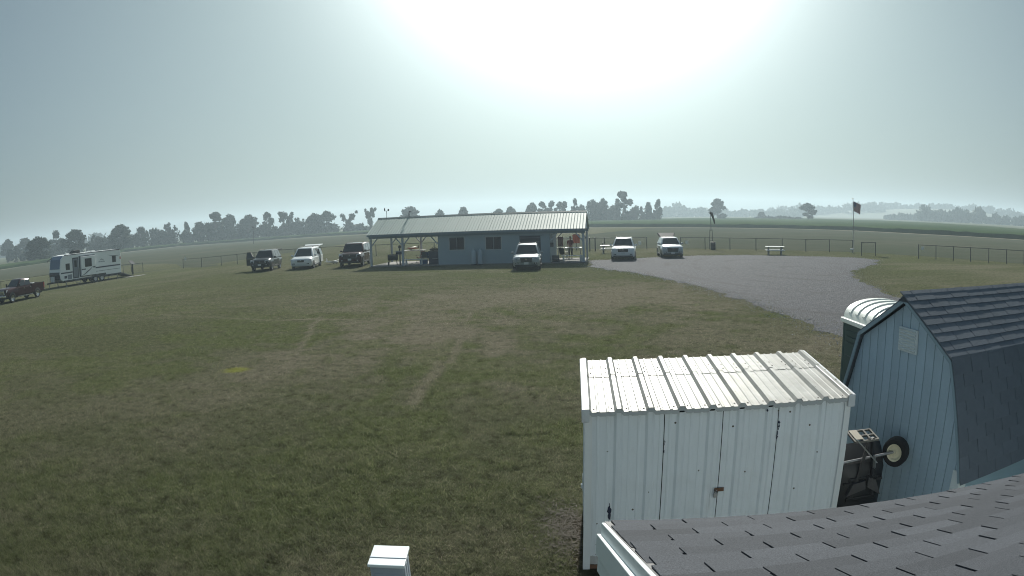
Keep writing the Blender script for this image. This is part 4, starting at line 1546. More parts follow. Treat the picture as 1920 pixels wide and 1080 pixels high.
# ---------------------------------------------------------------- pavilion
PV = thing('pavilion', 'long open-ended pavilion with pale green metal roof and blue-grey walls', 'pavilion', (-11.29, 52.78, 0), math.atan2(-.168018, .985784))
PX, PD, PE, PR = 17.0, 5.0, 2.64, 3.80
PWALL = M('pavilion_siding', (.31, .385, .43), .7, var=.08, scale=1.5)
PPOST = M('pavilion_post_paint', (.42, .47, .52), .65, var=.12, scale=3)
PBEAM = M('pavilion_beam_paint', (.20, .26, .32), .7, var=.1, scale=2)
PROOF = M('pale_green_metal_roof', (.27, .36, .325), .58, var=.07, scale=.6, spec=.5, piece=.035)
WHITE = M('white_paint', (.74, .75, .74), .5, var=.06, scale=3)
CONC = M('concrete_slab', (.20, .19, .18), .9, var=.15, scale=1.2, bstr=.3, bscale=25)
GLASS_D = glass_mat('dark_window_glass', (.02, .022, .04), .15)
GLASS_D.node_tree.nodes['Principled BSDF'].inputs['Specular IOR Level'].default_value = .18
mb = MB(); mb.bx(-.15, PX + .15, -.15, PD + .15, -.05, .07); mb.build('floor_slab', CONC, PV)
for x in (0.0, 2.75, 5.7, 14.45, 17.0):
    for y in (0.0, PD):
        if x in (5.7, 14.45):
            continue
        mb = MB(); mb.bx(x - .075, x + .075, y - .075, y + .075, .07, PE - .36); mb.build('post', PPOST, PV)
for x in (0.0, 2.75, 17.0):
    for y in (0, PD):
        for sx in (-1, 1):
            if not (-.1 < x + sx * .5 < PX + .1):
                continue
            mb = MB(); mb.beam((x + sx * .06, y, PE - .95), (x + sx * .56, y, PE - .37), .045, .085); mb.build('brace', PPOST, PV)
for x0, sx in ((5.7, -1), (14.45, 1)):
    for y in (.05, PD - .05):
        mb = MB(); mb.beam((x0 + sx * .05, y, PE - .95), (x0 + sx * .55, y, PE - .37), .045, .085); mb.build('brace', PPOST, PV)
for y in (-.02, PD + .02):
    mb = MB(); mb.bx(-.15, PX + .15, y - .06, y + .06, PE - .36, PE - .06); mb.build('header_beam', PBEAM, PV)
mb = MB(); mb.bx(-.2, PX + .2, -.40, -.372, PE - .20, PE - .045); mb.build('eave_fascia', PBEAM, PV)
mb = MB(); mb.bx(-.2, PX + .2, PD + .372, PD + .40, PE - .20, PE - .045); mb.build('eave_fascia', PBEAM, PV)
for x in np.linspace(0, PX, 8):
    mb = MB(); mb.beam((x, 0, PE - .12), (x, PD, PE - .12), .05, .14); mb.beam((x, 0, PE - .05), (x, PD / 2, PR - .12), .05, .12); mb.beam((x, PD, PE - .05), (x, PD / 2, PR - .12), .05, .12); mb.beam((x, PD / 2, PE - .1), (x, PD / 2, PR - .2), .05, .1)
    mb.build('truss', M('truss_timber', (.30, .27, .23), .8, var=.15), PV)
# enclosed middle: walls as plain board siding
for (a, b, c, d) in ((5.7, 14.45, 0.0, .10), (5.7, 14.45, PD - .1, PD)):
    xs_ = np.linspace(a, b, 8)
    for i in range(7):
        mb = MB(); mb.bx(xs_[i] + .006, xs_[i + 1] - .006, c - .012, c - .0005, .07, PE - .362); mb.build('wall_panel', PWALL, PV)
    mb = MB(); mb.bx(a, b, c, d, .07, PE - .362); mb.build('wall', PWALL, PV)
for a in (5.7, 14.35):
    mb = MB(); mb.bx(a, a + .1, .1, PD - .1, .07, PE + .1); mb.build('wall', PWALL, PV)
for a in (-.06, PX + .03):
    mb = MB(); mb.prism([(.0, PE - .06), (PD, PE - .06), (PD / 2, PR - .12)], lambda p: (a, p[0], p[1]), lambda p: (a + .03, p[0], p[1])); mb.build('gable', PWALL, PV)
for (x0, x1, z0, z1) in ((6.65, 7.82, 1.20, 2.15), (9.54, 10.72, 1.16, 2.10)):
    mb = MB()
    for (a, b, c, d) in ((x0 - .06, x1 + .06, z1 - .005, z1 + .06), (x0 - .06, x1 + .06, z0 - .06, z0 + .005), (x0 - .06, x0 + .005, z0, z1), (x1 - .005, x1 + .06, z0, z1)):
        mb.bx(a, b, -.045, -.0125, c, d)
    wf = mb.build('window', M('window_trim', (.42, .46, .47), .6), PV)
    for (a, b) in ((x0 + .005, (x0 + x1) / 2 - .015), ((x0 + x1) / 2 + .015, x1 - .005)):
        mb = MB(); mb.bx(a, b, -.03, -.02, z0 + .005, z1 - .005); mb.build('pane', GLASS_D, wf)
    mb = MB(); mb.bx((x0 + x1) / 2 - .014, (x0 + x1) / 2 + .014, -.038, -.014, z0 + .004, z1 - .004); mb.build('mullion', MATS['window_trim'], wf)
mb = MB(); mb.bx(12.15, 13.75, -.03, -.0125, .95, 2.12); ht = mb.build('serving_hatch', M('hatch_dark', (.035, .04, .06), .6), PV)
for z in (1.3, 1.62, 1.94):
    mb = MB(); mb.bx(12.17, 13.73, -.042, -.0305, z, z + .05); mb.build('rail', M('hatch_rail', (.10, .11, .14), .5), ht)
mb = MB(); mb.bx(12.1, 14.0, -.075, -.0125, 2.14, 2.18); mb.build('hatch_head', PBEAM, PV)
# roof panels
rl = math.hypot(PD / 2 + .42, PR - PE + .0)
ra = math.atan2(PR - PE + .16, PD / 2 + .42)
rl = math.hypot(PR - PE + .16, PD / 2 + .42)
pb = MB()
ribbed(pb, rib_profile(0.004, .9094, pitch=.2286, hgt=.013, minor=.0), lambda x, h, t: (x, t, h), (0, rl), .003)
pan = pb.mesh('roof_panel', PROOF)
for k in range(19):
    x = -.2 + k * .9158
    o = piece('roof_panel', pan, PV, (x, -.42, PE - .03), (ra, 0, 0))
    o = piece('roof_panel', pan, PV, (x + .9134, PD + .42, PE - .03), (ra, 0, math.pi))
mb = MB(); yr, zr = PD / 2, PE - .03 + (PR - PE + .16)
mb.prism([(yr - .2, zr - .07), (yr, zr + .045), (yr + .2, zr - .07), (yr + .2, zr - .085), (yr, zr + .02), (yr - .2, zr - .085)], lambda p: (-.22, p[0], p[1]), lambda p: (PX + .24, p[0], p[1])); mb.build('ridge_cap', M('ridge_dark', (.16, .20, .19), .5), PV)
PVM = Matrix.Translation((-11.29, 52.78, 0)) @ Matrix.Rotation(math.atan2(-.168018, .985784), 4, 'Z')


def pv(x, y, z=0.0):
    return tuple(PVM @ Vector((x, y, z)))


PYAW = math.atan2(-.168018, .985784)
# instrument mast at the left ridge end
t = thing('weather_mast', 'small dark instrument mast on the left end of the pavilion ridge', 'weather station', pv(.55, 2.5, 3.95), PYAW)
mb = MB(); mb.cyl((0, 0, -.2), (0, 0, .58), .022, n=8); mb.build('mast', BLACKSTEEL, t)
mb = MB(); mb.beam((-.18, 0, .58), (.2, 0, .58), .03, .03); mb.lathe([(0, .58), (.075, .6), (.085, .68), (.03, .74), (0, .74)], 10, 'z', (.17, 0, 0)); mb.lathe([(0, .57), (.05, .6), (.055, .8), (0, .84)], 8, 'z', (-.17, 0, 0)); mb.build('sensor_head', BLACKSTEEL, t)
t = thing('roof_vent', 'small curved vent hook on the pavilion ridge near its left end', 'vent', pv(2.55, 2.5, 3.98), PYAW)
mb = MB(); mb.tube([(0, 0, -.2), (0, 0, .3), (.04, 0, .42), (.14, 0, .44), (.2, 0, .34)], .04, 8); mb.build('pipe', BLACKSTEEL, t, smooth=50)
mb = MB(); mb.cyl((0, 0, .16), (0, 0, .2), .07, n=10); mb.build('collar', BLACKSTEEL, t)
# gas cylinders by the wall
CYL = M('cylinder_paint', (.36, .43, .48), .45, var=.08, scale=3)
for i, (x, lb) in enumerate(((8.62, 'tall pale gas cylinder by the pavilion wall, nearer the first window'), (9.13, 'tall pale gas cylinder by the pavilion wall, nearer the second window'))):
    t = thing('gas_cylinder', lb, 'gas cylinder', pv(x, -.32, 0.0), PYAW, 'gas cylinders at the pavilion wall')
    mb = MB(); mb.lathe([(0, .0), (.19, .0), (.2, .06), (.2, .98), (.15, 1.1), (.06, 1.15), (0, 1.15)], 16); mb.build('tank', CYL, t, smooth=40)
    mb = MB(); mb.lathe([(.0, 1.13), (.075, 1.14), (.08, 1.26), (.05, 1.29), (0, 1.29)], 10); mb.build('valve_cap', CYL, t, smooth=40)
    mb = MB(); mb.lathe([(.15, 0), (.21, 0), (.215, .07), (.2, .08)], 16); mb.build('foot_ring', BLACKSTEEL, t)


def folding_table(name, label, loc, rz, w, d, h, mat, legm, group=None):
    t = thing(name, label, 'table', loc, rz, group)
    mb = MB(); mb.bx(-w / 2, w / 2, -d / 2, d / 2, h - .045, h); mb.build('table_top', mat, t, bevel=.008)
    for sx in (-1, 1):
        for sy in (-1, 1):
            mb = MB(); mb.cyl((sx * (w / 2 - .12), sy * (d / 2 - .08), 0), (sx * (w / 2 - .16), sy * (d / 2 - .1), h - .046), .016, n=8); mb.build('leg', legm, t)
    for sx in (-1, 1):
        mb = MB(); mb.beam((sx * (w / 2 - .14), -d / 2 + .09, .28), (sx * (w / 2 - .14), d / 2 - .09, .28), .02, .02); mb.build('brace', legm, t)
    return t


def model_plane(label, loc, rz, span, body, trim, group=None, stand=0.0):
    """Radio-control model aircraft: fuselage, wing, tailplane, fin, propeller, undercarriage."""
    t = thing('model_airplane', label, 'model airplane', loc, rz, group)
    L = span * .82
    z = .17 + stand
    rings = []
    for (x, w, h_) in ((-.5, .02, .03), (-.47, .05, .06), (-.3, .07, .09), (-.1, .075, .12), (.1, .06, .09), (.38, .025, .05), (.5, .012, .03)):
        rings.append([(x * L, w * L * .8 * math.cos(a), z + h_ * L * .7 * math.sin(a)) for a in [i * math.pi / 5 for i in range(10)]])
    mb = MB(); mb.loft(rings); mb.build('fuselage', body, t, smooth=50)
    mb = MB()
    for sg in (-1, 1):
        mb.hexa([(-.2 * L, 0, z + .05 * L), (.03 * L, 0, z + .05 * L), (.02 * L, sg * span / 2, z + .09 * L), (-.17 * L, sg * span / 2, z + .09 * L)], [(-.2 * L, 0, z + .075 * L), (.03 * L, 0, z + .06 * L), (.02 * L, sg * span / 2, z + .1 * L), (-.17 * L, sg * span / 2, z + .112 * L)])
    mb.build('wing', trim, t)
    mb = MB()
    for sg in (-1, 1):
        mb.hexa([(.36 * L, 0, z + .01), (.5 * L, 0, z + .01), (.5 * L, sg * .17 * L, z + .01), (.41 * L, sg * .17 * L, z + .01)], [(.36 * L, 0, z + .022), (.5 * L, 0, z + .022), (.5 * L, sg * .17 * L, z + .022), (.41 * L, sg * .17 * L, z + .022)])
    mb.build('tailplane', body, t)
    mb = MB(); mb.hexa([(.36 * L, -.006, z + .02), (.5 * L, -.006, z + .02), (.5 * L, .006, z + .02), (.36 * L, .006, z + .02)], [(.43 * L, -.004, z + .2 * L), (.52 * L, -.004, z + .2 * L), (.52 * L, .004, z + .2 * L), (.43 * L, .004, z + .2 * L)]); mb.build('fin', trim, t)
    mb = MB(); mb.beam((-.515 * L, -.14 * L, z), (-.515 * L, .14 * L, z), .008, .03); mb.cyl((-.54 * L, 0, z), (-.5 * L, 0, z), .015, .03, 8); mb.build('propeller', BLACKSTEEL, t)
    for sg in (-1, 1):
        mb = MB(); mb.cyl((-.2 * L, sg * .02, z - .04 * L), (-.22 * L, sg * .13 * L, stand + .05), .006, n=6); mb.lathe([(0, -.012), (.05, -.012), (.05, .012), (0, .012)], 12, 'y', (-.22 * L, sg * .14 * L, stand + .05)); mb.build('undercarriage', BLACKSTEEL, t)
    return t


ORANGE = M('orange_film', (.55, .13, .05), .45, var=.08)
CREAMW = M('cream_film', (.68, .64, .54), .45, var=.06)
GREYM = M('grey_metal', (.25, .26, .28), .5, metal=.4, var=.15)
folding_table('work_table', 'work table holding the orange model airplane in the left pavilion bay', pv(2.35, 4.3, .07), PYAW, 1.9, .75, 1.0, M('grey_bench_top', (.33, .32, .33), .7, var=.1), GREYM)
model_plane('orange and cream model airplane on a table in the left pavilion bay', pv(2.25, 4.3, 1.07), PYAW + R(-8), 1.35, ORANGE, CREAMW)


def bench(label, loc, rz, w, group):
    t = thing('bench', label, 'bench', loc, rz, group)
    for y in (-.13, 0.0, .13):
        mb = MB(); mb.bx(-w / 2, w / 2, y - .058, y + .058, .40, .44); mb.build('plank', WHITE, t)
    for x in (-w / 2 + .2, w / 2 - .2):
        mb = MB(); mb.beam((x, -.17, 0), (x, -.08, .398), .05, .08, up=(1, 0, 0)); mb.beam((x, .17, 0), (x, .08, .398), .05, .08, up=(1, 0, 0)); mb.beam((x, -.16, .37), (x, .16, .37), .05, .05); mb.build('leg', WHITE, t)
    return t


bench('long low white bench in the left pavilion bay', pv(3.45, .65, .07), PYAW, 1.7, 'benches in the pavilion')
bench('white bench seen under the table in the right pavilion bay', pv(16.05, 1.15, .07), PYAW, 1.75, 'benches in the pavilion')
folding_table('folding_table', 'folding table with bright white top in the right pavilion bay', pv(15.9, 4.5, .07), PYAW, 1.4, .75, .90, WHITE, GREYM)
folding_table('folding_table', 'small grey table beside the bright white one in the right pavilion bay', pv(14.85, 4.3, .07), PYAW, .62, .6, .88, M('grey_bench_top', (.33, .32, .33)), GREYM)
# covered grill and wheeled bin in the left bay
t = thing('barrel_grill', 'black barrel grill on wheels in the left pavilion bay', 'grill', pv(1.55, .9, .07), PYAW + R(15))
mb = MB(); mb.lathe([(0, -.42), (.2, -.42), (.25, -.38), (.25, .38), (.2, .42), (0, .42)], 16, 'x', (0, 0, .62)); mb.build('barrel', BLACKSTEEL, t, smooth=40)
for sx in (-1, 1):
    for sy in (-1, 1):
        mb = MB(); mb.beam((sx * .3, sy * .14, .5), (sx * .34, sy * .24, .02), .03, .03); mb.build('leg', BLACKSTEEL, t)
wheel(t, (-.38, -.24, .13), 'x', .13, .05); wheel(t, (-.38, .24, .13), 'x', .13, .05)
mb = MB(); mb.beam((-.3, -.29, .78), (.3, -.29, .78), .03, .03); mb.build('handle', STEEL, t)
t = thing('chimney_stand', 'dark upright stand with a small shelf between grill and work table', 'stand', pv(2.3, .55, .07), PYAW)
mb = MB(); mb.beam((0, 0, 0), (0, 0, 1.36), .09, .09); mb.build('upright', BLACKSTEEL, t)
mb = MB(); mb.bx(-.32, .32, -.2, .2, 1.10, 1.14); mb.build('shelf', M('shelf_pale', (.45, .46, .48), .6), t)
mb = MB(); mb.bx(-.3, .3, -.18, .18, .86, 1.08); mb.build('drawer_box', M('navy_box', (.03, .035, .07), .6), t, bevel=.01)
mb = MB(); mb.lathe([(0, 1.38), (.12, 1.38), (.14, 1.45), (.1, 1.58), (0, 1.6)], 12); mb.build('cowl', BLACKSTEEL, t, smooth=40)
wheel(t, (0.06, -.1, .15), 'x', .15, .06)
t = thing('storage_cabinet', 'dark navy storage box against the wall in the left pavilion bay', 'cabinet', pv(5.15, .95, .07), PYAW)
mb = MB(); mb.bx(-.42, .42, -.35, .35, 0, .98); mb.build('cabinet_body', M('navy_box', (.03, .035, .07), .6), t, bevel=.015)
mb = MB(); mb.bx(-.45, .45, -.38, .38, .985, 1.05); mb.build('lid', M('lid_dark', (.05, .055, .08), .5), t, bevel=.01)
mb = MB(); mb.bx(-.1, .3, -.43, -.355, .42, .46); mb.build('handle', STEEL, t)
t = thing('black_bag', 'black bundle lying on top of the navy storage box', 'bag', pv(5.1, .95, 1.125), PYAW)
mb = MB(); mb.loft([[(x * .38, .2 * s_ * math.cos(a), .1 + .1 * s_ * math.sin(a)) for a in [i * math.pi / 5 for i in range(10)]] for x, s_ in ((-1, .3), (-.8, .8), (-.2, 1.05), (.4, .85), (.85, .95), (1, .4))]); mb.build('bag_body', M('black_cloth', (.015, .015, .018), .9, var=.2), t, smooth=60)
mb = MB(); mb.tube([(-.2, 0, .18), (-.1, 0, .3), (.1, 0, .3), (.2, 0, .18)], .015, 6); mb.build('strap', MATS['black_cloth'], t)
t = thing('trash_crate', 'dark slatted crate at the left corner of the right pavilion bay', 'crate', pv(14.85, .25, .07), PYAW)
for i in range(4):
    mb = MB(); mb.bx(-.26, .26, -.2, .2, .02 + i * .13, .12 + i * .13); mb.build('slat', M('crate_dark', (.03, .035, .045), .7), t)
for sx in (-1, 1):
    mb = MB(); mb.bx(sx * .22 - .02, sx * .22 + .02, -.215, -.2005, 0, .53); mb.build('upright', M('crate_post', (.05, .055, .07), .7), t)
t = thing('wall_box', 'small dark box fixed to the pavilion wall end in the right bay', 'electrical box', pv(14.56, .35, 1.25), PYAW)
mb = MB(); mb.bx(-.1, .12, -.16, .16, 0, .3); mb.build('housing', M('crate_dark', (.03, .035, .045)), t, bevel=.01)
mb = MB(); mb.cyl((0, 0, .3), (0, 0, 1.0), .02, n=6); mb.build('conduit', GREYM, t)
# orange net banners hung behind the right bay
for (x0, x1, z0, z1, y, lb) in ((15.75, 16.35, 1.25, 2.0, 5.75, 'orange panel hanging behind the person in the right pavilion bay'), (14.62, 15.05, 1.05, 1.85, 4.6, 'faded pink panel hanging left of the person in the right pavilion bay')):
    t = thing('hanging_panel', lb, 'banner', pv(x0, y, z0), PYAW, 'hanging panels')
    mb = MB()
    nx = 8
    for i in range(nx):
        xa, xb = (x1 - x0) * i / nx, (x1 - x0) * (i + 1) / nx
        ya, yb = .02 * math.sin(i * 1.9), .02 * math.sin((i + 1) * 1.9)
        mb.hexa([(xa, ya, 0), (xb, yb, 0), (xb, yb + .006, 0), (xa, ya + .006, 0)], [(xa, ya * .4, z1 - z0), (xb, yb * .4, z1 - z0), (xb, yb * .4 + .006, z1 - z0), (xa, ya * .4 + .006, z1 - z0)])
    mb.build('cloth', M('orange_panel_cloth', (.46, .14, .09), .8, var=.1) if y > 5 else M('pink_panel_cloth', (.30, .17, .16), .8, var=.1), t, smooth=60)
    mb = MB(); mb.cyl((-.05, 0, z1 - z0), (x1 - x0 + .05, 0, z1 - z0), .012, n=6); mb.build('rod', STEEL, t)
    for q in (0.0, x1 - x0):
        mb = MB(); mb.cyl((q, 0, z1 - z0), (q, 0, PE - .19 - z0), .004, n=5); mb.build('cord', BLACKSTEEL, t)
model_plane('grey model airplane parked on the small table in the right pavilion bay', pv(14.85, 4.3, .95), PYAW + R(70), .7, M('grey_film', (.10, .10, .12), .5), M('grey_film', (.10, .10, .12)))
t = thing('white_bucket', 'white bucket on the floor of the right pavilion bay beside the end post', 'bucket', pv(16.8, .5, .07), PYAW)
mb = MB(); mb.lathe([(0, 0), (.13, 0), (.16, .36), (.165, .37), (.15, .37), (.12, .03), (0, .03)], 14); mb.build('pail', WHITE, t, smooth=40)
mb = MB(); mb.tube([(-.16, 0, .35), (-.1, -.1, .26), (0, -.15, .22), (.1, -.1, .26), (.16, 0, .35)], .006, 5); mb.build('handle', STEEL, t)


# ---------------------------------------------------------------- person
def person(label, loc, rz, shirt, trousers, skin, hair):
    t = thing('person', label, 'person', loc, rz)

    def skinned(name, verts, edges, radii, mat, root=0, sub=2):
        me = bpy.data.meshes.new(name)
        me.from_pydata(verts, edges, [])
        o = bpy.data.objects.new(name, me)
        col.objects.link(o)
        o.parent = t
        md = o.modifiers.new('skin', 'SKIN')
        md.use_smooth_shade = True
        sv = me.skin_vertices[0].data if me.skin_vertices else None
        if sv is None:
            bm = bmesh.new(); bm.from_mesh(me); bm.verts.layers.skin.verify(); bm.to_mesh(me); bm.free()
            sv = me.skin_vertices[0].data
        for i, r in enumerate(radii):
            sv[i].radius = r if isinstance(r, tuple) else (r, r)
            sv[i].use_root = (i == root)
        ss = o.modifiers.new('sub', 'SUBSURF'); ss.levels = sub; ss.render_levels = sub
        me.materials.append(mat)
        return o
    # whole figure: pelvis, spine, head, arms reaching to the table, legs
    V = [(0, 0, .95), (0, .0, 1.12), (0, -.01, 1.30), (0, -.01, 1.44), (0, -.01, 1.53), (0, -.02, 1.60), (0, -.03, 1.70),
         (.17, 0, 1.41), (.24, -.04, 1.18), (.20, -.24, 1.07), (.18, -.33, 1.07), (-.17, 0, 1.41), (-.25, -.02, 1.17), (-.22, -.20, 1.02), (-.20, -.29, 1.02),
         (.09, 0, .88), (.11, -.01, .50), (.11, .02, .09), (.12, -.12, .04), (-.09, 0, .88), (-.12, .02, .50), (-.12, .04, .09), (-.13, -.10, .04)]
    E = [(0, 1), (1, 2), (2, 3), (3, 4), (4, 5), (5, 6), (3, 7), (7, 8), (8, 9), (9, 10), (3, 11), (11, 12), (12, 13), (13, 14), (0, 15), (15, 16), (16, 17), (17, 18), (0, 19), (19, 20), (20, 21), (21, 22)]
    rad = [(.15, .11), (.145, .105), (.165, .11), (.10, .08), .055, (.075, .09), (.075, .095), .07, .05, .04, .03, .07, .05, .04, .03, .09, .065, .045, .04, .09, .065, .045, .04]
    skinned('body', V, E, rad, skin)
    # shirt and trousers as slightly larger skins
    skinned('shirt', [V[0], V[1], V[2], (0, -.01, 1.43), V[7], V[8], V[11], V[12], (0, -.01, 1.475)], [(0, 1), (1, 2), (2, 3), (3, 4), (4, 5), (3, 6), (6, 7), (3, 8)], [(.175, .135), (.175, .13), (.19, .135), (.12, .1), .092, .07, .092, .07, .07], shirt)
    skinned('trousers', [(0, 0, .98), V[15], V[16], (.11, .015, .14), V[19], V[20], (-.12, .035, .14)], [(0, 1), (1, 2), (2, 3), (0, 4), (4, 5), (5, 6)], [(.165, .125), .108, .082, .07, .108, .082, .07], trousers)
    mb = MB(); mb.lathe([(0, 1.80), (.06, 1.795), (.088, 1.75), (.093, 1.70), (.09, 1.66)], 14, 'z', (0, .0, 0)); mb.build('hair', hair, t, smooth=60)
    # face details and hands with fingers
    mb = MB(); mb.hexa([(-.012, -.125, 1.655), (.012, -.125, 1.655), (.012, -.1, 1.655), (-.012, -.1, 1.655)], [(-.007, -.112, 1.695), (.007, -.112, 1.695), (.007, -.1, 1.695), (-.007, -.1, 1.695)]); mb.build('nose', skin, t)
    for sg in (-1, 1):
        mb = MB(); mb.lathe([(0, -.113), (.008, -.11), (0, -.104)], 8, 'y', (sg * .03, 0, 1.70)); mb.build('eye', BLACKSTEEL, t)
        mb = MB(); mb.box((sg * .083, -.02, 1.685), (.012, .03, .05)); mb.build('ear', skin, t, bevel=.004)
    mb = MB(); mb.box((0, -.114, 1.635), (.04, .008, .008)); mb.build('mouth', M('lips', (.25, .1, .09), .6), t)
    for (hx, hy, hz, sg) in ((.18, -.33, 1.07, 1), (-.20, -.29, 1.02, -1)):
        hv, he, hr = [(hx, hy + .02, hz), (hx, hy - .04, hz)], [(0, 1)], [.028, .034]
        for k, (dx, ln) in enumerate(((-.027, .065), (-.009, .078), (.009, .074), (.027, .058))):
            i = len(hv)
            hv += [(hx + dx, hy - .075, hz), (hx + dx, hy - .075 - ln * .55, hz - .012), (hx + dx, hy - .075 - ln, hz - .032)]
            he += [(1, i), (i, i + 1), (i + 1, i + 2)]; hr += [.009, .0085, .007]
        i = len(hv)
        hv += [(hx - sg * .042, hy - .035, hz - .01), (hx - sg * .052, hy - .075, hz - .02)]
        he += [(0, i), (i, i + 1)]; hr += [.011, .009]
        skinned('hand', hv, he, hr, skin, 0, 1)
    return t


person('person in a maroon shirt standing behind the white table in the pavilion', pv(15.6, 5.1, .07), PYAW, M('maroon_cloth', (.17, .045, .05), .9, var=.15, scale=6), M('grey_trousers', (.06, .065, .08), .9, var=.1), M('skin', (.42, .25, .18), .6, var=.05), M('dark_hair', (.03, .022, .018), .8))


# ---------------------------------------------------------------- chain-link fences
FPOST = M('fence_steel', (.075, .08, .085), .6, metal=.2, var=.2, scale=3)


def fence(label, pts, spacing=3.0, hgt=1.2, rail=True, group='chain-link fence runs'):
    root = thing('chain_link_fence', label, 'fence', (pts[0][0], pts[0][1], 0), 0, group)
    ox, oy = pts[0]
    posts, wires, railpts = [], MB(), []
    for i in range(len(pts) - 1):
        a, b = Vector(pts[i]), Vector(pts[i + 1])
        L = (b - a).length
        k = max(1, round(L / spacing))
        for j in range(k + (1 if i == len(pts) - 2 else 0)):
            p = a.lerp(b, j / k)
            posts.append((p.x - ox, p.y - oy, float(tz(p.x, p.y))))
        # wire fabric: two families of slanted wires
        d = (b - a).normalized()
        nw = int(L / .115)
        for j in range(-9, nw):
            for sg in (0, 1):
                s0, s1 = j * .115, j * .115 + hgt - .1
                za, zb = (.05, hgt - .05) if sg == 0 else (hgt - .05, .05)
                c0, c1 = max(0, s0), min(L, s1)
                if c1 <= c0:
                    continue
                f0, f1 = (c0 - s0) / (s1 - s0), (c1 - s0) / (s1 - s0)
                p0, p1 = a + d * c0, a + d * c1
                q0 = Vector((p0.x - ox, p0.y - oy, float(tz(p0.x, p0.y)) + za + (zb - za) * f0)); q1 = Vector((p1.x - ox, p1.y - oy, float(tz(p1.x, p1.y)) + za + (zb - za) * f1))
                up = Vector((0, 0, .0022)); side = Vector((-d.y, d.x, 0)) * .0018
                wires.add([q0 + up, q0 - up + side, q0 - up - side, q1 + up, q1 - up + side, q1 - up - side], [(0, 1, 4, 3), (1, 2, 5, 4), (2, 0, 3, 5)])
    mbp = MB(); mbp.cyl((0, 0, -.05), (0, 0, hgt + .02), .04, n=8); mbp.lathe([(0, hgt + .02), (.036, hgt + .02), (.034, hgt + .05), (0, hgt + .07)], 8)
    pm = mbp.mesh('post', FPOST, 50)
    for p in posts:
        piece('post', pm, root, p)
    if rail:
        mr = MB(); mr.tube([(p[0], p[1], p[2] + hgt) for p in posts], .028, 6); mr.build('top_rail', FPOST, root, smooth=50)
    o = wires.build('wire_fabric', M('fence_wire', (.12, .125, .13), .6, metal=.3), root, fix=False)
    o['kind'] = 'stuff'
    return root


fence('chain-link fence running behind the pickup and travel trailer', [(-60.5, 50.5), (-55.5, 61.6), (-50.0, 72.2), (-48.2, 74.8)], 3.6)
fence('chain-link fence behind the dark SUV, minivan and pavilion', [(-43.1, 77.8), (-36.0, 75.6), (-30, 72.6), (-24, 70.6), (-8, 69.4), (9.7, 68.3), (14.05, 67.5)], 3.2)
fence('chain-link fence from the gate to the flagpole', [(17.4, 66.2), (21.8, 63.0), (26.4, 59.9), (32.7, 56.0)], 2.9)
fence('short chain-link gate panel beside the flagpole', [(31.2, 51.7), (32.6, 51.3)], 1.4)
fence('chain-link fence at the far right beyond the barn roof', [(35.3, 47.5), (38.9, 43.4), (43.2, 39.5), (49.5, 34.0)], 1.9)


def small_sign(label, loc, rz, w, h, face, group):
    t = thing('fence_sign', label, 'sign', loc, rz, group)
    mb = MB(); mb.bx(-w / 2, w / 2, -.006, .006, 0, h); mb.build('panel', face, t)
    for sx in (-1, 1):
        for z in (.03, h - .03):
            mb = MB(); mb.lathe([(0, -.012), (.012, -.012), (.012, -.0062), (0, -.0062)], 8, 'y', (sx * (w / 2 - .04), 0, z)); mb.build('fixing', STEEL, t)
    return t


SG = 'small white signs on the fence'
small_sign('small white sign on the fence by the left gate opening', (-42.55, 77.55, .25), R(-17), .36, .42, WHITE, SG)
small_sign('small white sign on the fence right beside the white SUV', (13.3, 67.55, .48), R(-8), .32, .34, WHITE, SG)
small_sign('small white sign on the fence right beside the silver crossover', (17.95, 65.75, .55), R(-35), .34, .36, WHITE, SG)
small_sign('small white sign on the first post of the far right fence', (35.55, 47.15, .78), R(-48), .28, .30, WHITE, SG)
small_sign('small red sign on the fence behind the minivan', (-20.9, 70.25, .75), R(-5), .42, .28, M('red_sign', (.32, .07, .07), .6), 'red sign on the fence')
for (x, y, hh, lb) in ((7.97, 66.9, 1.3, 'bare dark post just right of the pavilion, left one of the pair'), (8.5, 66.7, 1.32, 'bare dark post just right of the pavilion, right one of the pair'), (9.15, 65.6, .85, 'short dark post standing between the bare pair and the picnic table')):
    t = thing('bare_post', lb, 'post', (x, y, 0), 0, 'bare posts by the pavilion')
    mb = MB(); mb.cyl((0, 0, -.05), (0, 0, hh), .06, .055, 10); mb.build('shaft', BLACKSTEEL, t, smooth=50)
    mb = MB(); mb.lathe([(0, hh), (.07, hh), (.06, hh + .03), (0, hh + .05)], 10); mb.build('cap', BLACKSTEEL, t)


def picnic(label, loc, rz, w):
    t = thing('picnic_table', label, 'picnic table', loc, rz, 'picnic tables by the fence')
    for i in range(5):
        y = -.34 + i * .17
        mb = MB(); mb.bx(-w / 2, w / 2, y - .078, y + .078, .71, .75); mb.build('plank', WHITE, t)
    for sy in (-1, 1):
        for k in (0, 1):
            y = sy * (.66 + k * .16)
            mb = MB(); mb.bx(-w / 2, w / 2, y - .073, y + .073, .41, .45); mb.build('seat_plank', WHITE, t)
    for x in (-w / 2 + .28, w / 2 - .28):
        for sy in (-1, 1):
            mb = MB(); mb.beam((x, sy * .62, 0), (x, sy * .22, .708), .045, .09, up=(1, 0, 0)); mb.build('leg', GREYM, t)
        mb = MB(); mb.beam((x + .05, -.8, .385), (x + .05, .8, .385), .045, .08); mb.build('crossbar', GREYM, t)
    return t


picnic('white picnic table on the grass between windsock and flagpole', (23.3, 54.6, 0), R(-18), 1.75)
picnic('white picnic table half hidden behind the white SUV', (9.2, 61.6, 0), R(-12), 1.7)

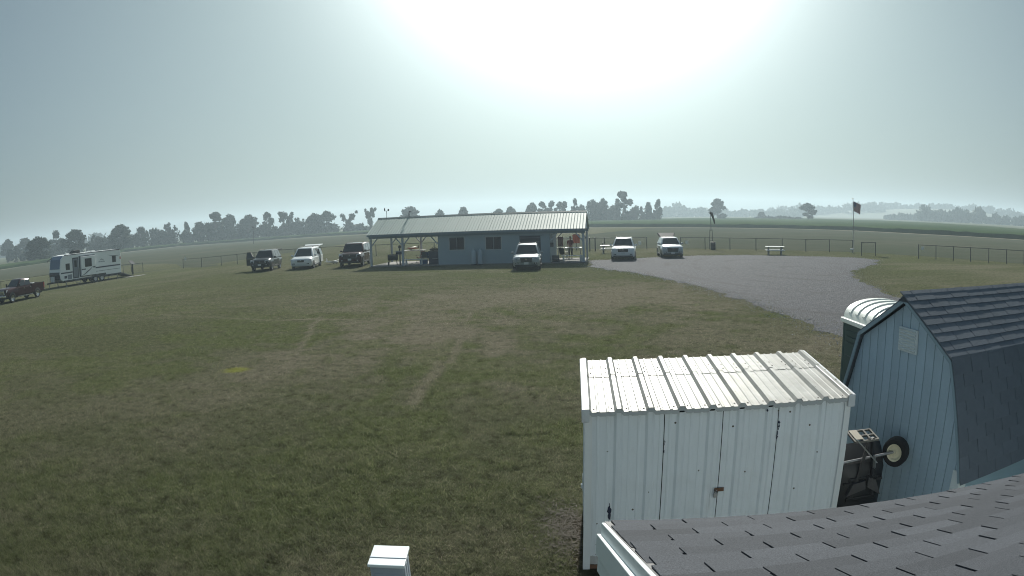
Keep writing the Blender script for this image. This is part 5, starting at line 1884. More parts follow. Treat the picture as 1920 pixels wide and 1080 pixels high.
# ---------------------------------------------------------------- flagpole and windsock
def flag_mat():
    m, nt, bs = nodes_of('flag_cloth')
    uv = nt.nodes.new('ShaderNodeAttribute'); uv.attribute_name = 'cloth'
    sp = nt.nodes.new('ShaderNodeSeparateXYZ'); nt.links.new(uv.outputs['Vector'], sp.inputs[0])
    st = math_node(nt, 'FLOORED_MODULO', math_node(nt, 'FLOOR', math_node(nt, 'MULTIPLY', sp.outputs[1], 13.0)), 2.0)
    stripes = mix_col(nt, st, (.36, .045, .06), (.62, .60, .60))
    canton = math_node(nt, 'MULTIPLY', math_node(nt, 'LESS_THAN', sp.outputs[0], .4), math_node(nt, 'GREATER_THAN', sp.outputs[1], 6 / 13))
    # rows of stars in the canton
    u = math_node(nt, 'SUBTRACT', math_node(nt, 'FRACT', math_node(nt, 'MULTIPLY', sp.outputs[0], 15.0)), .5)
    v = math_node(nt, 'SUBTRACT', math_node(nt, 'FRACT', math_node(nt, 'MULTIPLY', sp.outputs[1], 16.7)), .5)
    rr = math_node(nt, 'ADD', math_node(nt, 'MULTIPLY', u, u), math_node(nt, 'MULTIPLY', v, v))
    star = math_node(nt, 'LESS_THAN', rr, .07)
    can = mix_col(nt, star, (.03, .045, .14), (.62, .6, .6))
    nt.links.new(mix_col(nt, canton, stripes, can), bs.inputs['Base Color'])
    bs.inputs['Roughness'].default_value = .85
    return m


t = thing('flagpole', 'slim pole with a drooping stars-and-stripes flag at the end of the fence', 'flagpole', (32.9, 56.1, 0), R(-30))
mb = MB(); mb.cyl((0, 0, -.05), (0, 0, 5.15), .042, .024, 10); mb.build('pole', M('pole_alu', (.45, .46, .47), .4, metal=.6), t, smooth=50)
mb = MB(); mb.lathe([(0, 5.14), (.04, 5.17), (.05, 5.2), (.04, 5.23), (0, 5.26)], 10); mb.build('finial', M('gold_ball', (.5, .38, .12), .3, metal=.8), t, smooth=50)
mb = MB(); mb.cyl((.035, 0, .9), (.035, 0, 5.1), .004, n=5); mb.build('halyard', WHITE, t)
NX, NY = 16, 12
V, F, A = [], [], []
for j in range(NY + 1):
    for i in range(NX + 1):
        u, v = i / NX, j / NY
        x = .04 + u * .78 - .1 * u * (1 - v)
        z = 4.02 + v * .92 - .28 * u * (1.0) - .05 * u * u
        y = .06 * math.sin(u * 7 + v * 1.2) * u
        V.append((x, y, z)); A.append((u, v, 0))
for j in range(NY):
    for i in range(NX):
        a = j * (NX + 1) + i
        F.append((a, a + 1, a + NX + 2, a + NX + 1))
mb = MB(); mb.v, mb.f = V, F
fo = mb.build('flag', flag_mat(), t, smooth=80, fix=False)
at = fo.data.attributes.new('cloth', 'FLOAT_VECTOR', 'POINT')
at.data.foreach_set('vector', [c for a in A for c in a])
sd = fo.modifiers.new('thick', 'SOLIDIFY'); sd.thickness = .003
t = thing('fence_box', 'small white box on the fence foot by the flagpole', 'box', (32.45, 55.75, 0), R(-30))
mb = MB(); mb.bx(-.18, .18, -.1, .1, .28, .44); mb.build('box_body', WHITE, t, bevel=.01)
mb = MB(); mb.cyl((-.08, 0, 0), (-.08, 0, .28), .03, n=8); mb.build('stem', GREYM, t)

t = thing('windsock', 'limp dark windsock on a mast by the fence', 'windsock', (20.4, 65.0, 0), R(10))
mb = MB(); mb.cyl((0, 0, 1.9), (0, 0, 3.85), .035, .03, 8); mb.build('mast', FPOST, t, smooth=50)
for sx in (-1, 1):
    mb = MB(); mb.cyl((sx * .22, 0, 0), (sx * .13, 0, 2.0), .03, n=8); mb.build('leg', FPOST, t, smooth=50)
mb = MB(); mb.beam((-.17, 0, 1.95), (.17, 0, 1.95), .05, .05); mb.build('crossbar', FPOST, t)
mb = MB(); mb.beam((-.2, 0, .9), (.2, 0, .9), .04, .04); mb.build('crossbar', FPOST, t)
mb = MB()
rings = []
for k in range(9):
    s = k / 8
    cx, cz = .05 + .42 * s ** .8, 3.72 - 1.1 * s ** 1.05
    rr = .17 * (1 - .55 * s)
    sq = 1 - .35 * math.sin(s * 9) ** 2
    rings.append([(cx + rr * sq * math.cos(a), rr * math.sin(a) * (.75 + .2 * math.sin(s * 11)), cz + .05 * math.cos(a)) for a in [i * math.pi / 6 for i in range(12)]])
mb.loft(rings, caps=False)
o = mb.build('sock', M('faded_dark_sock', (.07, .06, .055), .9, var=.2), t, smooth=60)
mb = MB(); mb.tube([(.05 + .175 * math.cos(a), .13 * math.sin(a), 3.74) for a in [i * math.pi / 8 for i in range(17)]], .012, 6); mb.build('hoop', FPOST, t)
t = thing('black_bin', 'black barrel bin standing at the foot of the windsock mast', 'bin', (20.35, 64.2, 0))
mb = MB(); mb.lathe([(0, 0), (.25, 0), (.27, .05), (.27, .2), (.28, .22), (.27, .24), (.27, .5), (.28, .52), (.27, .54), (.26, .74), (.24, .74), (.23, .1), (0, .1)], 18); mb.build('drum', BLACKSTEEL, t, smooth=40)
mb = MB(); mb.lathe([(.24, .73), (.285, .735), (.285, .765), (.24, .77)], 18); mb.build('rim', BLACKSTEEL, t)
t = thing('thin_pole', 'lone thin pole standing far out by the crop field', 'pole', (-76, 184, -1.2))
mb = MB(); mb.cyl((0, 0, -.2), (0, 0, 5.6), .1, .06, 8); mb.build('shaft', BLACKSTEEL, t)
mb = MB(); mb.bx(-.25, .25, -.1, .1, 5.3, 5.8); mb.build('head', BLACKSTEEL, t)
t = thing('notice_stand', 'dark post stand with slanted top board behind the travel trailer', 'stand', (-47.4, 70.8, -.81), R(-30))
mb = MB(); mb.bx(-.09, .09, -.09, .09, 0, 1.45); mb.build('post', BLACKSTEEL, t)
mb = MB(); mb.box((0, -.05, 1.52), (1.05, .6, .05), rot=Matrix.Rotation(R(24), 3, 'Y')); mb.build('top_board', M('stand_board', (.05, .05, .06), .7), t)
mb = MB(); mb.bx(-.14, .14, -.13, -.0905, .35, .95); mb.build('bracket', M('crate_post', (.05, .055, .07)), t)
model_plane('large white model airplane lying on the grass behind the minivan', (-16.5, 59.4, 0), R(150), 2.0, WHITE, WHITE)


def lawn_chair(label, loc, rz, cloth):
    t = thing('folding_chair', label, 'chair', loc, rz, 'folding chairs in the pavilion')
    mb = MB(); mb.bx(-.24, .24, -.22, .22, .40, .43); mb.build('seat', cloth, t, bevel=.01)
    mb = MB(); mb.box((0, .28, .68), (.48, .03, .5), rot=Matrix.Rotation(R(-14), 3, 'X')); mb.build('backrest', cloth, t, bevel=.01)
    for sx in (-1, 1):
        mb = MB(); mb.cyl((sx * .25, -.24, 0), (sx * .25, .22, .62), .012, n=6); mb.build('leg', GREYM, t)
        mb = MB(); mb.cyl((sx * .25, .26, 0), (sx * .25, -.22, .60), .012, n=6); mb.build('leg', GREYM, t)
        mb = MB(); mb.bx(sx * .25 - .03, sx * .25 + .03, -.24, .2, .61, .635); mb.build('armrest', GREYM, t)
    return t


lawn_chair('grey folding chair behind the bench in the left pavilion bay', pv(3.9, 2.2, .07), PYAW + R(20), M('chair_grey_cloth', (.14, .15, .17), .9))
lawn_chair('red folding chair near the work table in the left pavilion bay', pv(3.2, 3.1, .07), PYAW + R(-35), M('chair_red_cloth', (.22, .05, .05), .9))
lawn_chair('blue folding chair beside the storage box in the left pavilion bay', pv(4.55, 1.9, .07), PYAW + R(60), M('chair_blue_cloth', (.05, .10, .22), .9))
lawn_chair('dark folding chair under the far edge of the right pavilion bay', pv(15.2, 3.2, .07), PYAW + R(150), M('chair_dark_cloth', (.03, .03, .035), .9))
t = thing('cooler', 'white and blue cooler box under the bench in the left pavilion bay', 'cooler', pv(4.1, 1.25, .07), PYAW + R(8))
mb = MB(); mb.bx(-.3, .3, -.19, .19, 0, .32); mb.build('chest', M('cooler_blue', (.06, .13, .30), .5), t, bevel=.02)
mb = MB(); mb.bx(-.31, .31, -.2, .2, .322, .40); mb.build('lid', WHITE, t, bevel=.015)
mb = MB(); mb.tube([(-.32, 0, .25), (-.36, 0, .3), (-.36, 0, .44), (0, 0, .47), (.36, 0, .44), (.36, 0, .3), (.32, 0, .25)], .012, 6); mb.build('handle', WHITE, t)
folding_table('folding_table', 'white folding table at the back of the left pavilion bay', pv(4.6, 4.3, .07), PYAW, 1.2, .7, .8, WHITE, GREYM)

# ---------------------------------------------------------------- vehicles
CARGLASS = glass_mat('car_glass', (.016, .022, .028), .04)
TRIMBLK = M('black_trim', (.015, .015, .017), .55, var=.2)
CHROME = M('chrome', (.62, .63, .65), .16, metal=1.0, var=.05)
LAMP = M('lamp_lens', (.55, .57, .60), .12, var=.1, scale=14, spec=.7)
REDLAMP = M('red_lens', (.30, .02, .02), .2)
PLATE = M('plate', (.62, .63, .62), .5)
ALLOY = M('alloy_rim', (.42, .43, .45), .3, metal=.8, var=.1)
DUSTY = M('dusty_tinted_glass', (.03, .035, .04), .55, spec=.15)
GATE = M('gate_satin_black', (.035, .04, .045), .6, spec=.15)
INSIDE_SHADE = M('inside_shade', (.012, .012, .014), .8)  # near-black slabs stand in for the shade inside open vehicles


def paint(name, c, rough=.28, metal=.0):
    return M(name, c, rough, metal=metal, var=.04, scale=1.5, coat=.5 if max(c) > .2 else .12, spec=.5 if max(c) > .2 else .3, dirt=.08, dirt_col=tuple(x * .8 + .01 for x in c))


def section(y, w, zl, zh, crown=.03):
    h = zh - zl
    half = [(w * .80, zl), (w * .95, zl + h * .07), (w, zl + h * .30), (w * 1.0, zl + h * .55), (w * .975, zl + h * .80), (w * .91, zl + h * .94), (w * .76, zh + crown * .35), (w * .40, zh + crown * .8)]
    pts = [(0, zl)] + half + [(0, zh + crown)]
    pts += [(-x, z) for x, z in half[::-1]]
    return [(x, y, z) for x, z in pts]


def slab(mb, b0, b1, t0, t1, u0, u1, v0, v1, off, th=.006):
    """Thin pane on the quad b0-b1 (bottom) / t0-t1 (top), margins u,v, pushed out along the normal."""
    b0, b1, t0, t1 = map(Vector, (b0, b1, t0, t1))

    def P(u, v):
        return b0.lerp(b1, u).lerp(t0.lerp(t1, u), v)
    n = (b1 - b0).cross(t0 - b0).normalized()
    q = [P(u0, v0), P(u1, v0), P(u1, v1), P(u0, v1)]
    mb.hexa([p + n * (off - th) for p in q], [p + n * off for p in q])


def car(name, label, loc, rz, pt, L=4.6, W=1.85, H=1.68, hood=1.02, belt=1.04, cowl=-1.0, rf=-.35, rr=1.75, rear=2.16, wr=.345, wb=2.69, foh=.93, tw=.64, nose_z=.82,
        splits=(.37, .72), grille=(.62, .24, .55), grille_z=.68, bumper_dark=True, rails=False, tailgate=False, plate=True, rim=ALLOY, group='cars parked by the pavilion', boxy=False, cat='car', fog=True, clad=False, extra=None, gate=None, gate_len=None):
    t = thing(name, label, cat, loc, rz, group)
    y0, y1 = -L / 2, L / 2
    hw = W / 2
    fa = y0 + foh
    ra_ = fa + wb
    gl = .24 if not boxy else .34
    # lower body
    f = .5 if boxy else .0
    st = [(y0, hw * (.80 + .12 * f), gl + .12, nose_z - .03), (y0 + .06, hw * (.90 + .06 * f), gl + .04, nose_z + .03), (y0 + .22, hw * .965, gl, nose_z + .10 + .06 * f), (y0 + .55, hw * .99, gl - .02, hood - .05 + .03 * f),
          (cowl - .1, hw, gl - .02, hood + .01), (cowl + .15, hw, gl - .02, belt), (.3, hw, gl - .02, belt), (y1 - .9, hw * .995, gl - .02, belt + .02), (y1 - .25, hw * .965, gl + .04, belt + .02), (y1 - .06, hw * .92, gl + .12, belt - .02), (y1, hw * .86, gl + .2, belt - .12)]
    mb = MB(); mb.loft([section(*s_) for s_ in st]); body = mb.build('body', pt, t, smooth=38)
    # greenhouse
    zb, zt = belt + .005, H - .06
    wbm, wtm = hw * .93, hw * tw / .64 * .70
    def rect(yf, yr, w, z):
        c = .07
        return [(-w + c, yf, z), (w - c, yf, z), (w, yf + c, z), (w, yr - c, z), (w - c, yr, z), (-w + c, yr, z), (-w, yr - c, z), (-w, yf + c, z)]
    mb = MB(); mb.loft([rect(cowl, rear, wbm, zb - .08), rect(cowl + .05, rear, wbm, zb), rect(rf, rr, wtm, zt), rect(rf + .12, rr - .10, wtm - .07, H - .01), rect(rf + .4, rr - .4, wtm - .3, H)])
    mb.build('cabin', pt, t, smooth=34)
    # windows
    B = [(-wbm, cowl + .05, zb), (wbm, cowl + .05, zb), (wbm, rear, zb), (-wbm, rear, zb)]
    T = [(-wtm, rf, zt), (wtm, rf, zt), (wtm, rr, zt), (-wtm, rr, zt)]
    mb = MB(); slab(mb, B[0], B[1], T[0], T[1], .07, .93, .04, .95, .012); mb.build('windshield', CARGLASS, t)
    if not tailgate:
        mb = MB(); slab(mb, B[2], B[3], T[2], T[3], .10, .90, .12, .92, .012); mb.build('rear_window', CARGLASS, t)
    e = [.10] + list(splits) + [.965]
    for (b0, b1, t0, t1, flip) in ((B[1], B[2], T[1], T[2], False), (B[3], B[0], T[3], T[0], True)):
        for i in range(len(e) - 1):
            u0, u1 = e[i] + .018, e[i + 1] - .018
            if flip:
                u0, u1 = 1 - u1, 1 - u0
            mb = MB(); slab(mb, b0, b1, t0, t1, u0, u1, .06, .90, .010); mb.build('side_window', CARGLASS, t)
    # doors with handles
    for sx in (-1, 1):
        for (ya, yb) in ((cowl + .18, .12), (.15, min(ra_ - .25, 1.12))):
            mb = MB(); mb.hexa([(sx * (hw - .012), ya, gl + .13), (sx * (hw + .005), ya, gl + .13), (sx * (hw + .005), yb, gl + .13), (sx * (hw - .012), yb, gl + .13)], [(sx * (hw - .03), ya, belt - .13), (sx * (hw - .004), ya, belt - .13), (sx * (hw - .004), yb, belt - .13), (sx * (hw - .03), yb, belt - .13)])
            d = mb.build('door', pt, t, bevel=.004)
            mb = MB(); mb.bx(sx * (hw + .006) - .02, sx * (hw + .006) + .02, yb - .26, yb - .08, belt - .20, belt - .165); mb.build('handle', CHROME, d)
        mb = MB(); mb.bx(sx * hw - .03, sx * hw + .012, fa + wr + .12, ra_ - wr - .1, gl - .02, gl + .085); mb.build('sill', TRIMBLK, t)
    # wheels and arches
    for sx in (-1, 1):
        for ya in (fa, ra_):
            mb = MB()
            arc = [(ya + (wr * 1.17) * math.cos(a), wr + (wr * 1.17) * math.sin(a)) for a in [math.pi * i / 14 - .05 for i in range(15)]]
            arc = [(y, max(z, gl - .03)) for y, z in arc]
            mb.prism(arc, lambda p: (sx * (hw - .22), p[0], p[1]), lambda p: (sx * (hw + (.012 if clad else .006)), p[0], p[1]))
            mb.build('wheel_arch', TRIMBLK, t)
            wheel(t, (sx * (hw - .10), ya, wr), 'x', wr, .225, rim=rim, spokes=5, n=20)
    # front: grille, lamps, bumper, plate
    gw, gh, gb = grille
    mb = MB(); mb.hexa([(-gw / 2 * .92, y0 - .022, grille_z - gh / 2), (gw / 2 * .92, y0 - .022, grille_z - gh / 2), (gw / 2 * .92, y0 + .1, grille_z - gh / 2), (-gw / 2 * .92, y0 + .1, grille_z - gh / 2)], [(-gw / 2, y0 - .006, grille_z + gh / 2), (gw / 2, y0 - .006, grille_z + gh / 2), (gw / 2, y0 + .1, grille_z + gh / 2), (-gw / 2, y0 + .1, grille_z + gh / 2)])
    g = mb.build('grille', TRIMBLK, t)
    for i in range(3):
        z = grille_z - gh / 2 + gh * (i + 1) / 4
        mb = MB(); mb.bx(-gw * .45, gw * .45, y0 - .028, y0 - .01, z - .008, z + .008); mb.build('bar', M('grille_bar', (.10, .10, .11), .35, metal=.5), g)
    mb = MB(); mb.lathe([(0, y0 - .038), (.05, y0 - .036), (.055, y0 - .02), (0, y0 - .02)], 14, 'y', (0, 0, grille_z + gh * .18)); mb.build('badge', CHROME, g)
    for sx in (-1, 1):
        x0_, x1_ = sx * (gw / 2 + .02), sx * (hw * .93)
        zt_ = nose_z + .06 if not boxy else nose_z + .10
        zbm = zt_ - (.13 if not boxy else .24)
        mb = MB(); mb.hexa([(x0_, y0 - .025, zbm), (x1_, y0 + .06, zbm + .01), (x1_, y0 + .3, zbm + .01), (x0_, y0 + .14, zbm)], [(x0_, y0 - .005, zt_ - .04), (x1_, y0 + .10, zt_ + .01), (x1_, y0 + .36, zt_ + .01), (x0_, y0 + .17, zt_ - .04)])
        mb.build('headlight', LAMP, t)
        if fog:
            mb = MB(); mb.bx(sx * (hw * .66) - .10, sx * (hw * .66) + .10, y0 - .006, y0 + .1, gl + .20, gl + .29); fo_ = mb.build('fog_lamp_recess', TRIMBLK, t, bevel=.01)
            mb = MB(); mb.lathe([(0, y0 - .012), (.035, y0 - .01), (.035, y0), (0, y0)], 10, 'y', (sx * hw * .66, 0, gl + .245)); mb.build('fog_lamp', LAMP, fo_)
        mb = MB(); mb.bx(sx * (hw * .80) - .10, sx * (hw * .80) + .08, y1 - .10, y1 - .005, belt - .42, belt - .05); mb.build('tail_light', REDLAMP, t, bevel=.02)
        # mirror
        mb = MB(); mb.loft([[(sx * (hw * .96 + dx), cowl + .28 + r_ * .5 * math.cos(a), belt + .08 + r_ * math.sin(a)) for a in [i * math.pi / 5 for i in range(10)]] for dx, r_ in ((0, .025), (.05, .075), (.17, .085), (.2, .05))])
        mi = mb.build('mirror', pt if not boxy else TRIMBLK, t, smooth=50)
    if bumper_dark:
        mb = MB(); mb.bx(-hw * .80, hw * .80, y0 - .012, y0 + .10, gl + .03, gl + .16); mb.build('lower_bumper', TRIMBLK, t, bevel=.015)
    if plate:
        mb = MB(); mb.bx(-.155, .155, y0 - .042, y0 - .03, grille_z - gh / 2 - .14, grille_z - gh / 2 + .01); mb.build('licence_plate', PLATE, t)
    if rails:
        for sx in (-1, 1):
            mb = MB(); mb.tube([(sx * (wtm - .06), rf + .25, H - .02), (sx * (wtm - .07), rf + .35, H + .045), (sx * (wtm - .07), rr - .3, H + .045), (sx * (wtm - .06), rr - .15, H - .02)], .018, 6); mb.build('roof_rail', TRIMBLK, t, smooth=50)
    if tailgate:     # hatch lifted on its roof hinge
        mb = MB()
        a = R(tailgate)
        ca, sa = math.cos(a), math.sin(a)
        l = gate_len or (H - .72)
        def q(s, n, x):
            return (x, rr - .04 + s * ca - n * sa, H - .05 + s * sa + n * ca)
        mb.hexa([q(0, -.05, -wtm), q(0, -.05, wtm), q(l, -.10, hw * .88), q(l, -.10, -hw * .88)], [q(0, .02, -wtm), q(0, .02, wtm), q(l, -.02, hw * .88), q(l, -.02, -hw * .88)])
        tg = mb.build('tailgate', gate or pt, t, bevel=.02)
        mb = MB(); mb.hexa([q(.08, .021, -wtm * .85), q(.08, .021, wtm * .85), q(l * (.93 if gate else .5), -.012, hw * .84), q(l * (.93 if gate else .5), -.012, -hw * .84)], [q(.08, .03, -wtm * .85), q(.08, .03, wtm * .85), q(l * (.93 if gate else .5), .008, hw * .84), q(l * (.93 if gate else .5), .008, -hw * .84)]); mb.build('rear_window', DUSTY, tg)
        for sx in (-1, 1):
            mb = MB(); mb.cyl((sx * (wtm - .05), rr - .05, H - .25), q(l * .35, -.1, sx * (wtm - .0)), .012, n=6); mb.build('gas_strut', TRIMBLK, tg)
        mb = MB(); mb.hexa([(-wbm + .1, rear + .004, belt - .3), (wbm - .1, rear + .004, belt - .3), (wbm - .1, rear + .05, belt - .3), (-wbm + .1, rear + .05, belt - .3)], [(-wtm + .08, rr + .06, H - .12), (wtm - .08, rr + .06, H - .12), (wtm - .08, rr + .1, H - .12), (-wtm + .08, rr + .1, H - .12)]); mb.build('cargo_shade', INSIDE_SHADE, t)  # dark slab over the rear, the cargo bay's shade in its colour
    if extra:
        extra(t, dict(hw=hw, gl=gl, belt=belt, H=H, y0=y0, y1=y1, cowl=cowl, wtm=wtm, wbm=wbm, rf=rf, rr=rr))
    return t


# silver SUV in front of the pavilion
car('silver_suv', 'silver SUV parked facing the camera in front of the pavilion hatch', (1.15, 46.5, 0), R(-4), paint('silver_paint', (.26, .29, .31), .28, .3), L=4.6, W=1.86, H=1.69, grille=(.78, .30, .5), grille_z=.70, rails=True, clad=True)
# white SUV
car('white_suv', 'bright white SUV parked facing the camera on the gravel right of the pavilion', (9.2, 53.6, 0), R(-11.5), paint('white_car_paint', (.74, .75, .75), .25), L=4.75, W=1.93, H=1.72, hood=1.08, belt=1.07, nose_z=.88, grille=(.85, .24, .5), grille_z=.80, rails=True)
# crossover with its hatch up
car('crossover', 'white crossover with its rear hatch raised, rightmost of the parked cars', (13.5, 55.2, 0), R(-6.5), paint('pearl_paint', (.42, .45, .47), .25, .2), L=4.55, W=1.86, H=1.64, hood=1.06, belt=1.05, nose_z=.84, grille=(.95, .34, .6), grille_z=.66, tailgate=28, gate_len=.8, clad=True, gate=GATE)


def open_front_door(t, q):
    # front passenger door standing open on the car's right side
    d = thing_part('open_door', t, (-q['hw'], q['cowl'] + .2, 0), R(62))
    pm = t.children[0].data.materials[0]
    mb = MB(); mb.bx(-.03, .03, 0, 1.05, q['gl'] + .12, q['belt'] - .02); mb.build('door_panel', pm, d, bevel=.02)
    mb = MB()
    mb.beam((0, .03, q['belt'] - .02), (.1, .55, q['H'] - .1), .03, .05, up=(1, 0, 0)); mb.beam((.1, .55, q['H'] - .1), (.1, 1.03, q['H'] - .12), .03, .05, up=(1, 0, 0)); mb.beam((.1, 1.03, q['H'] - .12), (0, 1.04, q['belt'] - .02), .03, .05, up=(1, 0, 0)); mb.build('window_frame', TRIMBLK, d)
    mb = MB(); mb.add([(0, .1, q['belt']), (0, 1.0, q['belt']), (.1, 1.0, q['H'] - .14), (.1, .56, q['H'] - .12), (.006, .1, q['belt']), (.006, 1.0, q['belt']), (.106, 1.0, q['H'] - .14), (.106, .56, q['H'] - .12)], [(0, 1, 2, 3), (7, 6, 5, 4), (0, 4, 5, 1), (1, 5, 6, 2), (2, 6, 7, 3), (3, 7, 4, 0)]); mb.build('pane', CARGLASS, d)


car('dark_suv', 'dark grey SUV with its hatch and a door open, leftmost of the pavilion cars', (-21.5, 55.0, float(tz(-21.5))), R(5), paint('gunmetal_paint', (.030, .036, .043), .25, .2), L=4.65, W=1.87, H=1.74, hood=1.10, belt=1.07, nose_z=.90, grille=(.95, .28, .6), grille_z=.78, rails=True, tailgate=2, clad=True, boxy=True, gate=GATE, extra=open_front_door)


def sliding_door(t, q):
    # open side door: near-black slab painted as the shaded cabin, door slid back along the flank
    pm = t.children[0].data.materials[0]
    mb = MB(); mb.hexa([(q['hw'] - .05, .28, q['gl'] + .14), (q['hw'] + .009, .28, q['gl'] + .14), (q['hw'] + .009, 1.02, q['gl'] + .14), (q['hw'] - .05, 1.02, q['gl'] + .14)], [(q['wtm'] + .0, .28, q['H'] - .16), (q['wtm'] + .07, .28, q['H'] - .16), (q['wtm'] + .07, 1.02, q['H'] - .16), (q['wtm'] + .0, 1.02, q['H'] - .16)]); mb.build('side_shade', INSIDE_SHADE, t)
    d = thing_part('sliding_door', t, (q['hw'] + .09, 1.15, 0))
    mb = MB(); mb.hexa([(-.04, 0, q['gl'] + .16), (.02, 0, q['gl'] + .16), (.02, 1.0, q['gl'] + .16), (-.04, 1.0, q['gl'] + .16)], [(-.06, 0, q['belt'] - .02), (.0, 0, q['belt'] - .02), (.0, 1.0, q['belt'] - .02), (-.06, 1.0, q['belt'] - .02)]); mb.build('door_panel', pm, d, bevel=.012)
    mb = MB(); mb.hexa([(-.06, 0.04, q['belt'] - .01), (-.01, .04, q['belt'] - .01), (-.01, .96, q['belt'] - .01), (-.06, .96, q['belt'] - .01)], [(-.22, .04, q['H'] - .2), (-.18, .04, q['H'] - .2), (-.18, .96, q['H'] - .2), (-.22, .96, q['H'] - .2)]); mb.build('door_window', CARGLASS, d)


car('minivan', 'white minivan with side door and rear hatch open on the grass', (-17.9, 55.9, 0), R(5), paint('minivan_white', (.68, .70, .71), .28), L=5.1, W=1.95, H=1.76, hood=1.02, belt=1.03, cowl=-1.55, rf=-.62, rr=2.15, rear=2.44, wb=3.03, foh=.98, wr=.335, nose_z=.80, splits=(.34, .66), grille=(.62, .17, .5), grille_z=.70, tailgate=10, gate_len=1.3, bumper_dark=False, plate=False, extra=sliding_door, cat='van', rails=True)
car('maroon_suv', 'boxy dark maroon SUV parked against the left end post of the pavilion', (-13.35, 55.9, 0), R(1.5), paint('maroon_paint', (.045, .012, .016), .22, .1), L=5.2, W=2.02, H=1.94, hood=1.22, belt=1.22, cowl=-1.25, rf=-.62, rr=2.35, rear=2.52, wb=2.95, foh=.95, wr=.40, nose_z=1.04, splits=(.33, .66), grille=(1.15, .38, .7), grille_z=.92, boxy=True, tw=.72, rails=True, clad=True)


